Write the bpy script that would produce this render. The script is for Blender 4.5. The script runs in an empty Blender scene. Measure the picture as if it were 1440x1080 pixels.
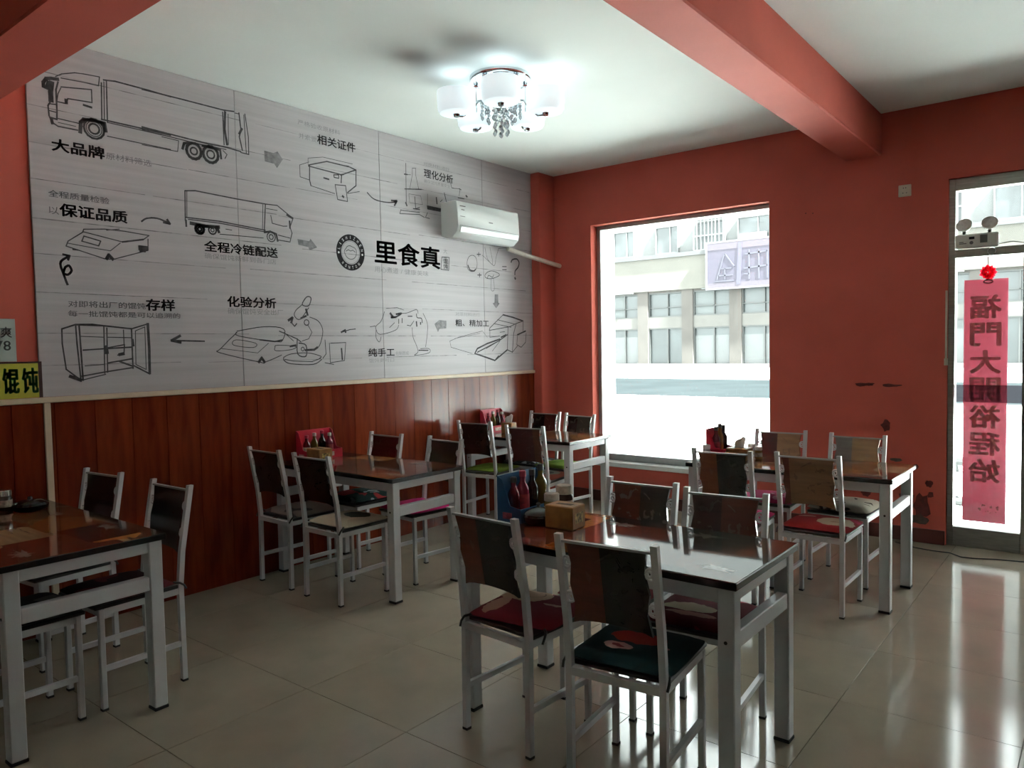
import bpy, bmesh, math, random
from mathutils import Vector, Matrix

random.seed(7)
SC = bpy.context.scene
COL = SC.collection
PI = math.pi

# ---------------------------------------------------------------- camera, sky, exposure
cam_data = bpy.data.cameras.new('camera')
cam_data.sensor_width = 36.0
cam_data.lens = 26.4627
cam_data.clip_end = 300
cam = bpy.data.objects.new('camera', cam_data)
COL.objects.link(cam)
cam.matrix_world = Matrix(((0.781992, -0.014949, 0.62311, 4.4965),
                           (0.62302, 0.048107, -0.780725, -6.237),
                           (-0.018305, 0.99873, 0.046933, 1.4987),
                           (0, 0, 0, 1)))
SC.camera = cam
SKY = 12.0           # bright overcast daylight
LAMP = 0.58          # glass shades of the ceiling lamp
BULB = 7.0           # bulbs inside the shades
world = bpy.data.worlds.new('overcast_sky')
SC.world = world
world.use_nodes = True
wn = world.node_tree.nodes['Background']
wn.inputs['Color'].default_value = (0.97, 1.0, 1.0, 1)
wn.inputs['Strength'].default_value = SKY
sun_data = bpy.data.lights.new('sun', 'SUN')
sun_data.energy = 140.0
sun_data.color = (0.98, 1.0, 0.97)
sun_data.angle = math.radians(2.0)
sun = bpy.data.objects.new('sun', sun_data)      # high, along the street, from behind the shop
COL.objects.link(sun)
sun.rotation_euler = Vector((0.62, -0.10, 0.78)).to_track_quat('Z', 'Y').to_euler()
SC.view_settings.view_transform = 'Standard'
SC.view_settings.look = 'None'
SC.view_settings.exposure = 0.27
SC.view_settings.gamma = 1.0
SC.view_settings.use_curve_mapping = False

# ---------------------------------------------------------------- room measures (metres)
H = 3.21             # ceiling height
ZB = 1.283           # top of the wooden wainscot
RX, RY = 8.6, -8.6   # right wall, rear wall
MY0, MY1 = -4.666, -0.265   # mural, along the left wall
W0, W1, WZ0, WZ1 = 0.527, 2.265, 0.345, 2.674   # window opening
D0, D1, DZ = 3.56, 4.97, 2.655                  # door opening
TILE, TX0, TY0 = 0.6378, 1.7084, -4.252

# ---------------------------------------------------------------- helpers
def L(c):            # sRGB 0-255 to linear
    return tuple(((v / 255) / 12.92 if v / 255 <= 0.04045 else ((v / 255 + 0.055) / 1.055) ** 2.4) for v in c)

MATS = {}
def mat(name, col, rough=0.5, var=0.08, scale=6.0, bump=0.0, metal=0.0, col2=None, stretch=(1, 1, 1),
        emit=None, trans=0.0, coat=0.0, spec=0.5, subs=0.0, detail=3.0):
    """procedural surface: a noise mixes two tones of the colour, and roughens it"""
    if name in MATS:
        return MATS[name]
    m = bpy.data.materials.new(name)
    m.use_nodes = True
    nt = m.node_tree
    b = nt.nodes['Principled BSDF']
    tc = nt.nodes.new('ShaderNodeTexCoord')
    mp = nt.nodes.new('ShaderNodeMapping')
    mp.inputs['Scale'].default_value = stretch
    nz = nt.nodes.new('ShaderNodeTexNoise')
    nz.inputs['Scale'].default_value = scale
    nz.inputs['Detail'].default_value = detail
    nt.links.new(tc.outputs['Object'], mp.inputs['Vector'])
    nt.links.new(mp.outputs['Vector'], nz.inputs['Vector'])
    mx = nt.nodes.new('ShaderNodeMix')
    mx.data_type = 'RGBA'
    a = col
    c = col2 if col2 else tuple(max(0.0, v * (1 - 2 * var)) for v in col)
    mx.inputs[6].default_value = (*a, 1)
    mx.inputs[7].default_value = (*c, 1)
    rmp = nt.nodes.new('ShaderNodeMapRange')
    rmp.inputs[1].default_value = 0.35
    rmp.inputs[2].default_value = 0.65
    nt.links.new(nz.outputs['Fac'], rmp.inputs[0])
    nt.links.new(rmp.outputs[0], mx.inputs[0])
    nt.links.new(mx.outputs[2], b.inputs['Base Color'])
    b.inputs['Roughness'].default_value = rough
    b.inputs['Metallic'].default_value = metal
    b.inputs['Specular IOR Level'].default_value = spec
    b.inputs['Coat Weight'].default_value = coat
    b.inputs['Coat Roughness'].default_value = 0.06
    b.inputs['Transmission Weight'].default_value = trans
    if subs:
        b.inputs['Subsurface Weight'].default_value = subs
    if bump:
        bp = nt.nodes.new('ShaderNodeBump')
        bp.inputs['Strength'].default_value = bump
        bp.inputs['Distance'].default_value = 0.01
        nt.links.new(nz.outputs['Fac'], bp.inputs['Height'])
        nt.links.new(bp.outputs['Normal'], b.inputs['Normal'])
    if emit:
        b.inputs['Emission Color'].default_value = (*emit[0], 1)
        b.inputs['Emission Strength'].default_value = emit[1]
    MATS[name] = m
    return m

def glass(name, tint=(0.93, 0.97, 0.96), refl=0.09):
    """thin window glass: mostly clear, mirror-like at grazing angles"""
    if name in MATS:
        return MATS[name]
    m = bpy.data.materials.new(name)
    m.use_nodes = True
    nt = m.node_tree
    nt.nodes.remove(nt.nodes['Principled BSDF'])
    out = nt.nodes['Material Output']
    tr = nt.nodes.new('ShaderNodeBsdfTransparent')
    nz = nt.nodes.new('ShaderNodeTexNoise')
    nz.inputs['Scale'].default_value = 1.5
    cr = nt.nodes.new('ShaderNodeMix')
    cr.data_type = 'RGBA'
    cr.inputs[6].default_value = (*tint, 1)
    cr.inputs[7].default_value = (*[v * 0.98 for v in tint], 1)
    nt.links.new(nz.outputs['Fac'], cr.inputs[0])
    nt.links.new(cr.outputs[2], tr.inputs['Color'])
    gl = nt.nodes.new('ShaderNodeBsdfGlossy')
    gl.inputs['Roughness'].default_value = 0.02
    fr = nt.nodes.new('ShaderNodeFresnel')
    fr.inputs['IOR'].default_value = 1.35
    mx = nt.nodes.new('ShaderNodeMixShader')
    nt.links.new(fr.outputs[0], mx.inputs[0])
    nt.links.new(tr.outputs[0], mx.inputs[1])
    nt.links.new(gl.outputs[0], mx.inputs[2])
    nt.links.new(mx.outputs[0], out.inputs['Surface'])
    MATS[name] = m
    return m

def nodes_of(m):
    return m.node_tree, m.node_tree.nodes['Principled BSDF']

class MB:
    """collects shapes, build() links them as ONE mesh object"""
    def __init__(s):
        s.v, s.f = [], []
    def add(s, vs, fs, M=None):
        o = len(s.v)
        s.v += [tuple(M @ Vector(p)) if M is not None else tuple(p) for p in vs]
        s.f += [tuple(i + o for i in f) for f in fs]
        return s
    def box(s, a, b, M=None):
        x0, y0, z0 = [min(p, q) for p, q in zip(a, b)]
        x1, y1, z1 = [max(p, q) for p, q in zip(a, b)]
        return s.add([(x0, y0, z0), (x1, y0, z0), (x1, y1, z0), (x0, y1, z0), (x0, y0, z1), (x1, y0, z1), (x1, y1, z1), (x0, y1, z1)],
                     [(0, 3, 2, 1), (4, 5, 6, 7), (0, 1, 5, 4), (1, 2, 6, 5), (2, 3, 7, 6), (3, 0, 4, 7)], M)
    def hexa(s, bot, top, M=None):
        return s.add(list(bot) + list(top), [(0, 3, 2, 1), (4, 5, 6, 7), (0, 1, 5, 4), (1, 2, 6, 5), (2, 3, 7, 6), (3, 0, 4, 7)], M)
    def cyl(s, p, q, r0, r1=None, n=12, M=None, caps=True):
        r1 = r0 if r1 is None else r1
        p, q = Vector(p), Vector(q)
        d = (q - p).normalized()
        t = Vector((1, 0, 0)) if abs(d.x) < 0.9 else Vector((0, 1, 0))
        a = d.cross(t).normalized()
        b = d.cross(a)
        vs = []
        for c, r in ((p, r0), (q, r1)):
            for i in range(n):
                w = 2 * PI * i / n
                vs.append(c + a * math.cos(w) * r + b * math.sin(w) * r)
        fs = [(i, n + i, n + (i + 1) % n, (i + 1) % n) for i in range(n)]
        if caps:
            fs += [tuple(range(n)), tuple(range(2 * n - 1, n - 1, -1))]
        return s.add(vs, fs, M)
    def tube(s, path, r, n=8, M=None):
        pts = [Vector(p) for p in path]
        vs, fs = [], []
        up = Vector((0, 0, 1))
        for k, p in enumerate(pts):
            d = (pts[min(k + 1, len(pts) - 1)] - pts[max(k - 1, 0)]).normalized()
            a = d.cross(up)
            if a.length < 1e-3:
                a = d.cross(Vector((1, 0, 0)))
            a.normalize()
            b = d.cross(a).normalized()
            for i in range(n):
                w = 2 * PI * i / n
                vs.append(p + a * math.cos(w) * r + b * math.sin(w) * r)
        for k in range(len(pts) - 1):
            for i in range(n):
                j = (i + 1) % n
                fs.append((k * n + i, k * n + j, (k + 1) * n + j, (k + 1) * n + i))
        fs += [tuple(range(n - 1, -1, -1)), tuple(range((len(pts) - 1) * n, len(pts) * n))]
        return s.add(vs, fs, M)
    def lathe(s, prof, n=20, M=None):
        """prof: (radius, z) from bottom to top"""
        vs, fs = [], []
        for r, z in prof:
            for i in range(n):
                w = 2 * PI * i / n
                vs.append((r * math.cos(w), r * math.sin(w), z))
        for k in range(len(prof) - 1):
            for i in range(n):
                j = (i + 1) % n
                fs.append((k * n + i, k * n + j, (k + 1) * n + j, (k + 1) * n + i))
        if prof[0][0] > 1e-5:
            fs.append(tuple(range(n - 1, -1, -1)))
        if prof[-1][0] > 1e-5:
            fs.append(tuple(range((len(prof) - 1) * n, len(prof) * n)))
        return s.add(vs, fs, M)
    def prism(s, poly, h, M=None):
        """poly in the xy plane, extruded by h along z"""
        n = len(poly)
        vs = [(x, y, 0) for x, y in poly] + [(x, y, h) for x, y in poly]
        fs = [tuple(range(n - 1, -1, -1)), tuple(range(n, 2 * n))]
        fs += [(i, (i + 1) % n, n + (i + 1) % n, n + i) for i in range(n)]
        return s.add(vs, fs, M)
    def mesh(s, name, m, bevel=0.0, smooth=False, seg=1):
        me = bpy.data.meshes.new(name)
        me.from_pydata(s.v, [], s.f)
        bm = bmesh.new()
        bm.from_mesh(me)
        bmesh.ops.recalc_face_normals(bm, faces=bm.faces)
        if bevel:
            bmesh.ops.bevel(bm, geom=list(bm.edges), offset=bevel, segments=seg, affect='EDGES', profile=0.5, clamp_overlap=True)
        bm.to_mesh(me)
        bm.free()
        if m is not None:
            me.materials.append(m)
        if smooth:
            for p in me.polygons:
                p.use_smooth = True
            try:
                me.set_sharp_from_angle(angle=math.radians(40))
            except Exception:
                pass
        return me
    def build(s, name, m, parent=None, bevel=0.0, smooth=False, loc=None, rot=None, seg=1):
        return link(name, s.mesh(name, m, bevel, smooth, seg), parent, loc, rot)

def link(name, me, parent=None, loc=None, rot=None):
    o = bpy.data.objects.new(name, me)
    COL.objects.link(o)
    if parent is not None:
        o.parent = parent
    if loc is not None:
        o.location = loc
    if rot is not None:
        o.rotation_euler = rot
    return o

def tag(o, label, cat, group=None):
    o['label'] = label
    o['category'] = cat
    if group:
        o['group'] = group
    return o

def thing(name, label, cat, loc=(0, 0, 0), rz=0.0, group=None):
    o = bpy.data.objects.new(name, None)
    COL.objects.link(o)
    o.location = loc
    o.rotation_euler = (0, 0, rz)
    return tag(o, label, cat, group)

def structure(o, label=None):
    o['kind'] = 'structure'
    if label:
        o['label'] = label
    return o

def sroot(name, loc=(0, 0, 0), label=None):
    o = bpy.data.objects.new(name, None)
    COL.objects.link(o)
    o.location = loc
    return structure(o, label)

def part(o, label):
    o['label'] = label
    return o

def T(x, y, z):
    return Matrix.Translation((x, y, z))

# ---------------------------------------------------------------- materials of the room
M_RED = mat('red_wall_paint', (0.47, 0.097, 0.070), 0.75, 0.06, 2.2, 0.05, spec=0.12)
M_CREAM = mat('cream_bounce_paint', (0.78, 0.74, 0.66), 0.8, 0.03, 2.0, spec=0.2)  # for the unseen rear wall, cream chosen to bounce light onto the window wall
M_CEIL = mat('ceiling_white_paint', (0.80, 0.83, 0.80), 0.85, 0.02, 1.5, spec=0.2)
M_TILE = mat('cream_floor_tile', (0.305, 0.262, 0.198), 0.11, 0.05, 3.0, col2=(0.26, 0.223, 0.170), spec=0.36)
M_GROUT = mat('dark_tile_joint', (0.16, 0.14, 0.11), 0.9, 0.1, 20)
M_MURAL = mat('mural_print_board', (0.465, 0.440, 0.452), 0.45, 0.06, 2.0, col2=(0.415, 0.39, 0.402), stretch=(1, 0.35, 14), spec=0.25)
M_LEDGE = mat('beige_trim', (0.62, 0.50, 0.36), 0.5, 0.06, 8)
M_BASE = mat('dark_red_baseboard', (0.10, 0.022, 0.018), 0.35, 0.1, 8)
M_WHITE = mat('white_painted_metal', (0.56, 0.57, 0.575), 0.32, 0.03, 10, spec=0.5)
M_BLACK = mat('black_plastic', (0.012, 0.012, 0.012), 0.4, 0.1, 10)
M_INK = [mat('mural_black_ink', (0.030, 0.028, 0.030), 0.8, 0.2, 20, spec=0.05), mat('mural_grey_ink', (0.15, 0.14, 0.15), 0.6, 0.1, 20),
         mat('mural_pale_ink', (0.27, 0.26, 0.27), 0.6, 0.1, 20), mat('mural_sketch_ink', (0.095, 0.09, 0.095), 0.8, 0.25, 30, spec=0.1),
         mat('mural_arrow_ink', (0.22, 0.21, 0.22), 0.6, 0.25, 30)]
M_STEEL = mat('brushed_door_steel', (0.30, 0.29, 0.27), 0.35, 0.1, 12, metal=0.85, stretch=(1, 1, 8))
M_ALU = mat('grey_window_aluminium', (0.34, 0.35, 0.35), 0.4, 0.06, 10, metal=0.5)
M_GLASS = glass('window_glass')
M_OUT = mat('white_outer_wall_tile', (0.62, 0.64, 0.63), 0.4, 0.05, 3)
M_CHROME = mat('lamp_chrome', (0.62, 0.65, 0.67), 0.12, 0.05, 5, metal=1.0)

# wainscot wood: long vertical grain with darker knots
M_WOOD = []
for k, (c1, c2) in enumerate([((0.165, 0.028, 0.010), (0.095, 0.014, 0.006)), ((0.19, 0.034, 0.012), (0.115, 0.018, 0.008)), ((0.145, 0.023, 0.009), (0.085, 0.012, 0.006))]):
    m = mat('wainscot_wood_%d' % k, c1, 0.17, 0, 3.2, 0.02, col2=c2, stretch=(1, 5, 0.8), detail=5, spec=0.16)
    M_WOOD.append(m)

# ---------------------------------------------------------------- floor: base and single tiles
fl = MB().box((-0.3, RY - 0.3, -0.12), (RX + 0.3, 0.42, -0.004)).build('floor', M_GROUT)
structure(fl)
g = 0.0013
tile_mesh = MB().box((g, g, -0.010), (TILE - g, TILE - g, 0.0)).mesh('tile', M_TILE, bevel=0.0005)
cut = {}
nx0 = math.floor((0 - TX0) / TILE)
ny0 = math.floor((RY - TY0) / TILE)
ix = nx0
while TX0 + ix * TILE < RX:
    iy = ny0
    while TY0 + iy * TILE < 0.05:
        x0, y0 = TX0 + ix * TILE, TY0 + iy * TILE
        xa, xb, ya, yb = max(x0, 0.0), min(x0 + TILE, RX), max(y0, RY), min(y0 + TILE, 0.05)
        if xb - xa > 0.02 and yb - ya > 0.02:
            if abs((xb - xa) * (yb - ya) - TILE * TILE) < 1e-6:
                me, lx, ly = tile_mesh, x0, y0
            else:
                key = (round(xb - xa, 3), round(yb - ya, 3))
                if key not in cut:
                    cut[key] = MB().box((g, g, -0.010), (xb - xa - g, yb - ya - g, 0.0)).mesh('tile', M_TILE, bevel=0.0005)
                me, lx, ly = cut[key], xa, ya
            link('tile', me, fl, (lx, ly, 0.0))
        iy += 1
    ix += 1

# ---------------------------------------------------------------- walls, ceiling, beams
structure(MB().box((-0.3, RY - 0.3, H), (RX + 0.3, 0.42, H + 0.15)).build('ceiling', M_CEIL))
structure(MB().box((-0.3, RY - 0.3, 0), (0, 0.42, H)).build('wall_left', M_RED))
structure(MB().box((RX, RY - 0.3, 0), (RX + 0.3, 0.42, H)).build('wall_right', M_RED))
structure(MB().box((0, RY - 0.3, 0), (RX, RY, H)).build('wall_rear', M_CREAM))

def pierced(name, m, y0, y1):
    w = MB()
    w.box((0, y0, 0), (W0, y1, H)).box((W0, y0, 0), (W1, y1, WZ0)).box((W0, y0, WZ1), (W1, y1, H))
    w.box((W1, y0, 0), (D0, y1, H)).box((D0, y0, DZ), (D1, y1, H)).box((D1, y0, 0), (RX, y1, H))
    return structure(w.build(name, m))
wall_back = pierced('wall_back', M_RED, 0.0, 0.20)
pierced('wall_front_facing', M_OUT, 0.20, 0.42)

structure(MB().box((2.860, RY, 2.896), (3.118, 0.0, H)).build('ceiling_beam', M_RED, bevel=0.008), 'red ceiling beam running up to the window wall')
structure(MB().box((0.0, -5.10, 2.785), (2.86, -4.822, H)).build('ceiling_beam', M_RED, bevel=0.008), 'red ceiling beam crossing above the left wall')
structure(MB().box((0.0, MY1, 0), (0.108, 0.0, H)).build('wall_pilaster', M_RED, bevel=0.012, seg=2), 'narrow red pilaster in the corner')
bb = MB().box((0.108, -0.018, 0), (D0 - 0.005, 0, 0.105)).build('baseboard_back', M_BASE, bevel=0.004)
structure(bb)
structure(MB().box((D1 + 0.005, -0.018, 0), (RX, 0, 0.105)).build('baseboard_right', M_BASE, bevel=0.004))

# dark scuffs and peeled paint on the red wall beside the door
M_SCUFF = mat('dark_paint_scuff', (0.13, 0.020, 0.016), 0.8, 0.2, 30)
M_PATCH = mat('grey_bare_plaster', (0.085, 0.055, 0.045), 0.9, 0.2, 30)
def scuff(x, z, w, h, m, seed):
    rr = random.Random(seed)
    n = 14
    pts = []
    for i in range(n):
        a = 2 * PI * i / n
        k = 0.55 + 0.45 * rr.random()
        pts.append((x + math.cos(a) * w / 2 * k, z + math.sin(a) * h / 2 * k))
    return MB().prism([(px, pz) for px, pz in pts], 0.0012, Matrix(((1, 0, 0, 0), (0, 0, -1, 0), (0, 1, 0, 0), (0, 0, 0, 1)))).build('paint_scuff', m, wall_back)
for i, (x, z, w, h, m) in enumerate([(2.985, 1.172, 0.13, 0.035, M_SCUFF), (3.04, 1.175, 0.09, 0.03, M_SCUFF), (3.19, 1.168, 0.16, 0.032, M_SCUFF),
        (3.155, 0.865, 0.085, 0.11, M_SCUFF), (3.235, 0.605, 0.11, 0.04, M_PATCH), (3.36, 0.56, 0.05, 0.05, M_SCUFF), (3.45, 0.445, 0.06, 0.07, M_SCUFF),
        (3.40, 0.27, 0.15, 0.26, M_SCUFF), (3.30, 0.30, 0.12, 0.22, M_SCUFF), (3.37, 0.17, 0.22, 0.10, M_PATCH), (3.29, 0.43, 0.10, 0.05, M_PATCH), (3.46, 0.36, 0.05, 0.06, M_SCUFF),
        (2.56, 2.538, 0.014, 0.014, M_SCUFF), (2.615, 2.531, 0.014, 0.014, M_SCUFF), (3.02, 0.33, 0.10, 0.07, M_SCUFF), (2.9, 0.36, 0.14, 0.05, M_SCUFF)]):
    scuff(x, z, w, h, m, i)

# ---------------------------------------------------------------- wainscot planks, ledge, upright strip
wain = sroot('trim_1', (0, 0, 0), 'lacquered wooden wainscot along the left wall')
pw = 0.2065
plank_mesh = [MB().box((0, 0.0007, 0.0), (0.014, pw - 0.0007, ZB - 0.03)).mesh('plank', M_WOOD[k], bevel=0.0010) for k in range(3)]
y = MY1 - pw
k = 0
while y > -6.6:
    if y > -4.62 - 0.001 or y + pw < -4.66:
        o = link('plank', plank_mesh[(k * 7 + k // 3) % 3], wain, (0.0, y, 0.0))
    else:
        lo, hi = y, y + pw
        for a, b in ((max(lo, -4.622), hi), (lo, min(hi, -4.655))):
            if b - a > 0.01:
                MB().box((0, 0.0015, 0), (0.014, b - a - 0.0015, ZB - 0.03)).build('plank', M_WOOD[k % 3], wain, bevel=0.002, loc=(0, a, 0))
    y -= pw
    k += 1
structure(MB().box((0, -6.6, ZB - 0.030), (0.030, MY1, ZB)).build('trim_2', M_LEDGE, bevel=0.004), 'beige ledge above the wooden wainscot')
structure(MB().box((0, -4.655, 0), (0.022, -4.622, ZB - 0.030)).build('trim_3', M_LEDGE, bevel=0.003), 'upright beige strip dividing the wainscot')

# ---------------------------------------------------------------- window_1 and window_2
def window(name, x0, x1, panes):
    w = sroot(name)
    f = MB()
    a, b, t = 0.11, 0.17, 0.038
    f.box((x0, a, WZ0 + 0.045), (x0 + t, b, WZ1)).box((x1 - t, a, WZ0 + 0.045), (x1, b, WZ1))
    f.box((x0 + t, a, WZ1 - t), (x1 - t, b, WZ1)).box((x0 + t, a, WZ0 + 0.045), (x1 - t, b, WZ0 + 0.045 + 0.062))
    f.build('window_frame', M_ALU, w, bevel=0.003)
    MB().box((x0 + t, 0.138, WZ0 + 0.105), (x1 - t, 0.144, WZ1 - t)).build('pane', M_GLASS, w)
    MB().box((x0 - 0.0, -0.012, WZ0), (x1, 0.30, WZ0 + 0.045)).build('window_sill', mat('white_sill_tile', (0.72, 0.74, 0.72), 0.25, 0.03, 4), w, bevel=0.004)
    # white tile lining of the outer reveal, with joints
    r = MB()
    for i in range(4):
        za, zb = WZ0 + 0.05 + i * 0.58, WZ0 + 0.05 + (i + 1) * 0.58 - 0.006
        MB().box((x0, 0.172, za), (x0 + 0.012, 0.418, min(zb, WZ1))).build('reveal_tile', M_OUT, w, bevel=0.002)
        MB().box((x1 - 0.012, 0.172, za), (x1, 0.418, min(zb, WZ1))).build('reveal_tile', M_OUT, w, bevel=0.002)
    return w
window('window_1', W0, W1, 1)

# ---------------------------------------------------------------- door_1: steel shopfront with a fixed light and two leaves
door = sroot('door_1', (0, 0, 0), 'glazed steel shop door with transom')
a, b = 0.03, 0.10
f = MB()
f.box((D0, a, 0), (D0 + 0.040, b, DZ)).box((D1 - 0.04, a, 0), (D1, b, DZ)).box((D0 + 0.04, a, DZ - 0.085), (D1 - 0.04, b, DZ))
f.box((D0 + 0.04, a - 0.01, 2.090), (D1 - 0.04, b, 2.148)).box((4.010, a, 0), (4.058, b, 2.09))
f.build('door_frame', M_STEEL, door, bevel=0.003)
MB().box((D0 + 0.04, 0.062, 2.148), (D1 - 0.04, 0.068, DZ - 0.085)).build('transom_pane', M_GLASS, door)
MB().box((D0 + 0.04, 0.035, 0.0), (4.010, 0.095, 0.138)).build('bottom_rail', M_STEEL, door, bevel=0.003)
MB().box((D0 + 0.04, 0.062, 0.138), (4.010, 0.068, 2.09)).build('pane', M_GLASS, door)
MB().box((D0 + 0.04, 0.0595, 1.052), (4.010, 0.0615, 1.177)).build('tinted_band', glass('tinted_glass_film', (0.56, 0.52, 0.55)), door)
for x0, x1, hx in ((4.062, 4.926, 4.86),):
    lf = MB().box((x0, 0.04, 0.01), (x0 + 0.05, 0.09, 2.085)).box((x1 - 0.05, 0.04, 0.01), (x1, 0.09, 2.085)).box((x0 + 0.05, 0.04, 0.01), (x1 - 0.05, 0.09, 0.14)).box((x0 + 0.05, 0.04, 2.03), (x1 - 0.05, 0.09, 2.085)).build('door_leaf', M_STEEL, door, bevel=0.003)
    MB().box((x0 + 0.05, 0.062, 0.14), (x1 - 0.05, 0.068, 2.03)).build('leaf_pane', M_GLASS, lf)
    MB().tube([(hx, 0.045, 0.85), (hx, -0.01, 0.88), (hx, -0.01, 1.32), (hx, 0.045, 1.35)], 0.013).build('pull_handle', M_CHROME, lf, smooth=True)
MB().cyl((D0 - 0.006, -0.008, 1.34), (D0 - 0.006, -0.008, 1.86), 0.007, n=10).cyl((D0 - 0.006, -0.008, 1.32), (D0 - 0.006, -0.008, 1.37), 0.012, n=10).build('bolt_rod', mat('pale_bolt_rod', (0.55, 0.50, 0.40), 0.4, 0.1), door, smooth=True)

# ---------------------------------------------------------------- street outside
M_PAVE = mat('pale_concrete_paving', (0.72, 0.74, 0.73), 0.8, 0.03, 0.6)
M_ROAD = mat('grey_asphalt', (0.0135, 0.016, 0.017), 1.0, 0.08, 0.5, spec=0.0)
GZ = -0.15
pv = MB().box((-60, 0.42, GZ - 0.2), (40, 16.3, GZ)).build('pavement', M_PAVE)
structure(MB().box((-60, 28.5, GZ - 0.2), (40, 60, GZ)).build('pavement', mat('low_bounce_far_paving', (0.20, 0.21, 0.21), 0.9, 0.05, 0.6, spec=0.1)), 'pavement on the far side of the road, greyed to reflect less light')  # colour lowered so less ground light reaches the building opposite
structure(pv, 'pale concrete pavement outside the shop')
structure(MB().box((-60, 16.3, GZ - 0.2), (40, 28.5, GZ - 0.03)).build('road', M_ROAD), 'grey road across the pavement')
MB().box((-40, 12.2, GZ), (20, 12.32, GZ + 0.012)).build('joint_strip', mat('grey_kerb_strip', (0.25, 0.25, 0.24), 0.8, 0.1), pv)
structure(MB().box((D0 - 0.3, 0.05, GZ), (D1 + 0.3, 1.4, -0.004)).build('door_step', M_PAVE))

FY = 47.0
def fx(x50):
    return 4.5 + (x50 - 4.5) * 0.947
def fz(z50):
    return 1.5 + (z50 - 1.5) * 0.947
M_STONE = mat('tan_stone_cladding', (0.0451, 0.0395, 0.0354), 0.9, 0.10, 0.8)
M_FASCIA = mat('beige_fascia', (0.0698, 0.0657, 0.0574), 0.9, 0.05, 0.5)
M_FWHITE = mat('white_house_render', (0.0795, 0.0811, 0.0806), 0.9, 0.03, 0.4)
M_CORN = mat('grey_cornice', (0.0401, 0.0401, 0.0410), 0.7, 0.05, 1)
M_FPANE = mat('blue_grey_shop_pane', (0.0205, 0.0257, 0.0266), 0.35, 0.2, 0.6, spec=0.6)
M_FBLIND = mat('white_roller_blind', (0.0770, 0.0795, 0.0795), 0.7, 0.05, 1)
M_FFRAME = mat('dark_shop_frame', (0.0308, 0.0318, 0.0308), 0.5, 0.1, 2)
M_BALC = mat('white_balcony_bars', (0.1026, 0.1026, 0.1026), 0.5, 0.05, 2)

bld = thing('shop_building', 'pale shop building across the street with rows of windows', 'building', (0, FY, GZ))
zc0, zc1, zf0 = fz(8.62) - GZ, fz(8.95) - GZ, fz(6.0) - GZ
MB().box((-46, 0.5, 0), (24, 12, 22)).build('wall', M_FWHITE, bld)
MB().box((-46, -0.35, zc0), (24, 0.5, zc1)).build('cornice', M_CORN, bld)
MB().box((-46, -0.2, zf0), (24, 0.5, zc0)).build('fascia', M_FASCIA, bld)
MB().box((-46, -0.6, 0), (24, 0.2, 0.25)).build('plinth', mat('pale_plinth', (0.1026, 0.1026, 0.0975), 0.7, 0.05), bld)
zA0, zA1 = fz(-0.1) - GZ, fz(2.95) - GZ        # shop doors
zB0, zB1 = fz(3.85) - GZ, fz(5.85) - GZ        # windows above
zM = (zA1, zB0)
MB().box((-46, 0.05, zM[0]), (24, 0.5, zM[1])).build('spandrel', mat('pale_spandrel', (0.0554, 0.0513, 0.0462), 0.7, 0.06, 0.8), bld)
MB().box((-46, 0.05, zB1), (24, 0.5, zf0)).build('soffit_band', M_STONE, bld)
bay = fx(-21.75) - fx(-25.75)
p0 = fx(-25.75)
pane_bays = []
for i in range(-3, 13):
    xa = p0 + i * bay          # left edge of a window bay
    wv = bay * 0.76
    MB().box((xa + wv, -0.05, 0), (xa + bay, 0.5, zf0)).build('pier', M_STONE, bld)
    for kind, (za, zb) in (('shop_window', (zA0, zA1)), ('window', (zB0, zB1))):
        fr = MB()
        t = 0.09
        fr.box((xa, 0.1, za), (xa + t, 0.35, zb)).box((xa + wv - t, 0.1, za), (xa + wv, 0.35, zb)).box((xa + t, 0.1, zb - t), (xa + wv - t, 0.35, zb)).box((xa + t, 0.1, za), (xa + wv - t, 0.35, za + t))
        fr.box((xa + wv * 0.55, 0.12, za + t), (xa + wv * 0.55 + t, 0.33, zb - t))
        if kind == 'window':
            fr.box((xa + t, 0.12, za + (zb - za) * 0.38), (xa + wv - t, 0.33, za + (zb - za) * 0.38 + 0.06))
        w = fr.build(kind, M_FFRAME, bld)
        if kind == 'shop_window' and i % 3 != 0:
            MB().box((xa + t, 0.28, za + t), (xa + wv - t, 0.36, zb - t - 0.55)).build('blind', M_FBLIND, w)
            MB().box((xa + t, 0.28, zb - t - 0.55), (xa + wv - t, 0.36, zb - t)).build('pane', M_FPANE, w)
        elif kind == 'window' and i % 2 == 1:
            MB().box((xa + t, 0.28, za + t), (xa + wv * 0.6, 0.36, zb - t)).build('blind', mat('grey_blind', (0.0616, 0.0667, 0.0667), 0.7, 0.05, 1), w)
            MB().box((xa + wv * 0.6, 0.28, za + t), (xa + wv - t, 0.36, zb - t)).build('pane', M_FPANE, w)
        else:
            MB().box((xa + t, 0.28, za + t), (xa + wv - t, 0.36, zb - t)).build('pane', M_FPANE, w)
    if i % 2 == 1:
        MB().box((xa + 0.8, -0.25, zB1 + 0.05), (xa + 2.6, 0.05, zf0 - 0.02)).build('shop_sign_box', M_FBLIND, bld)
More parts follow.
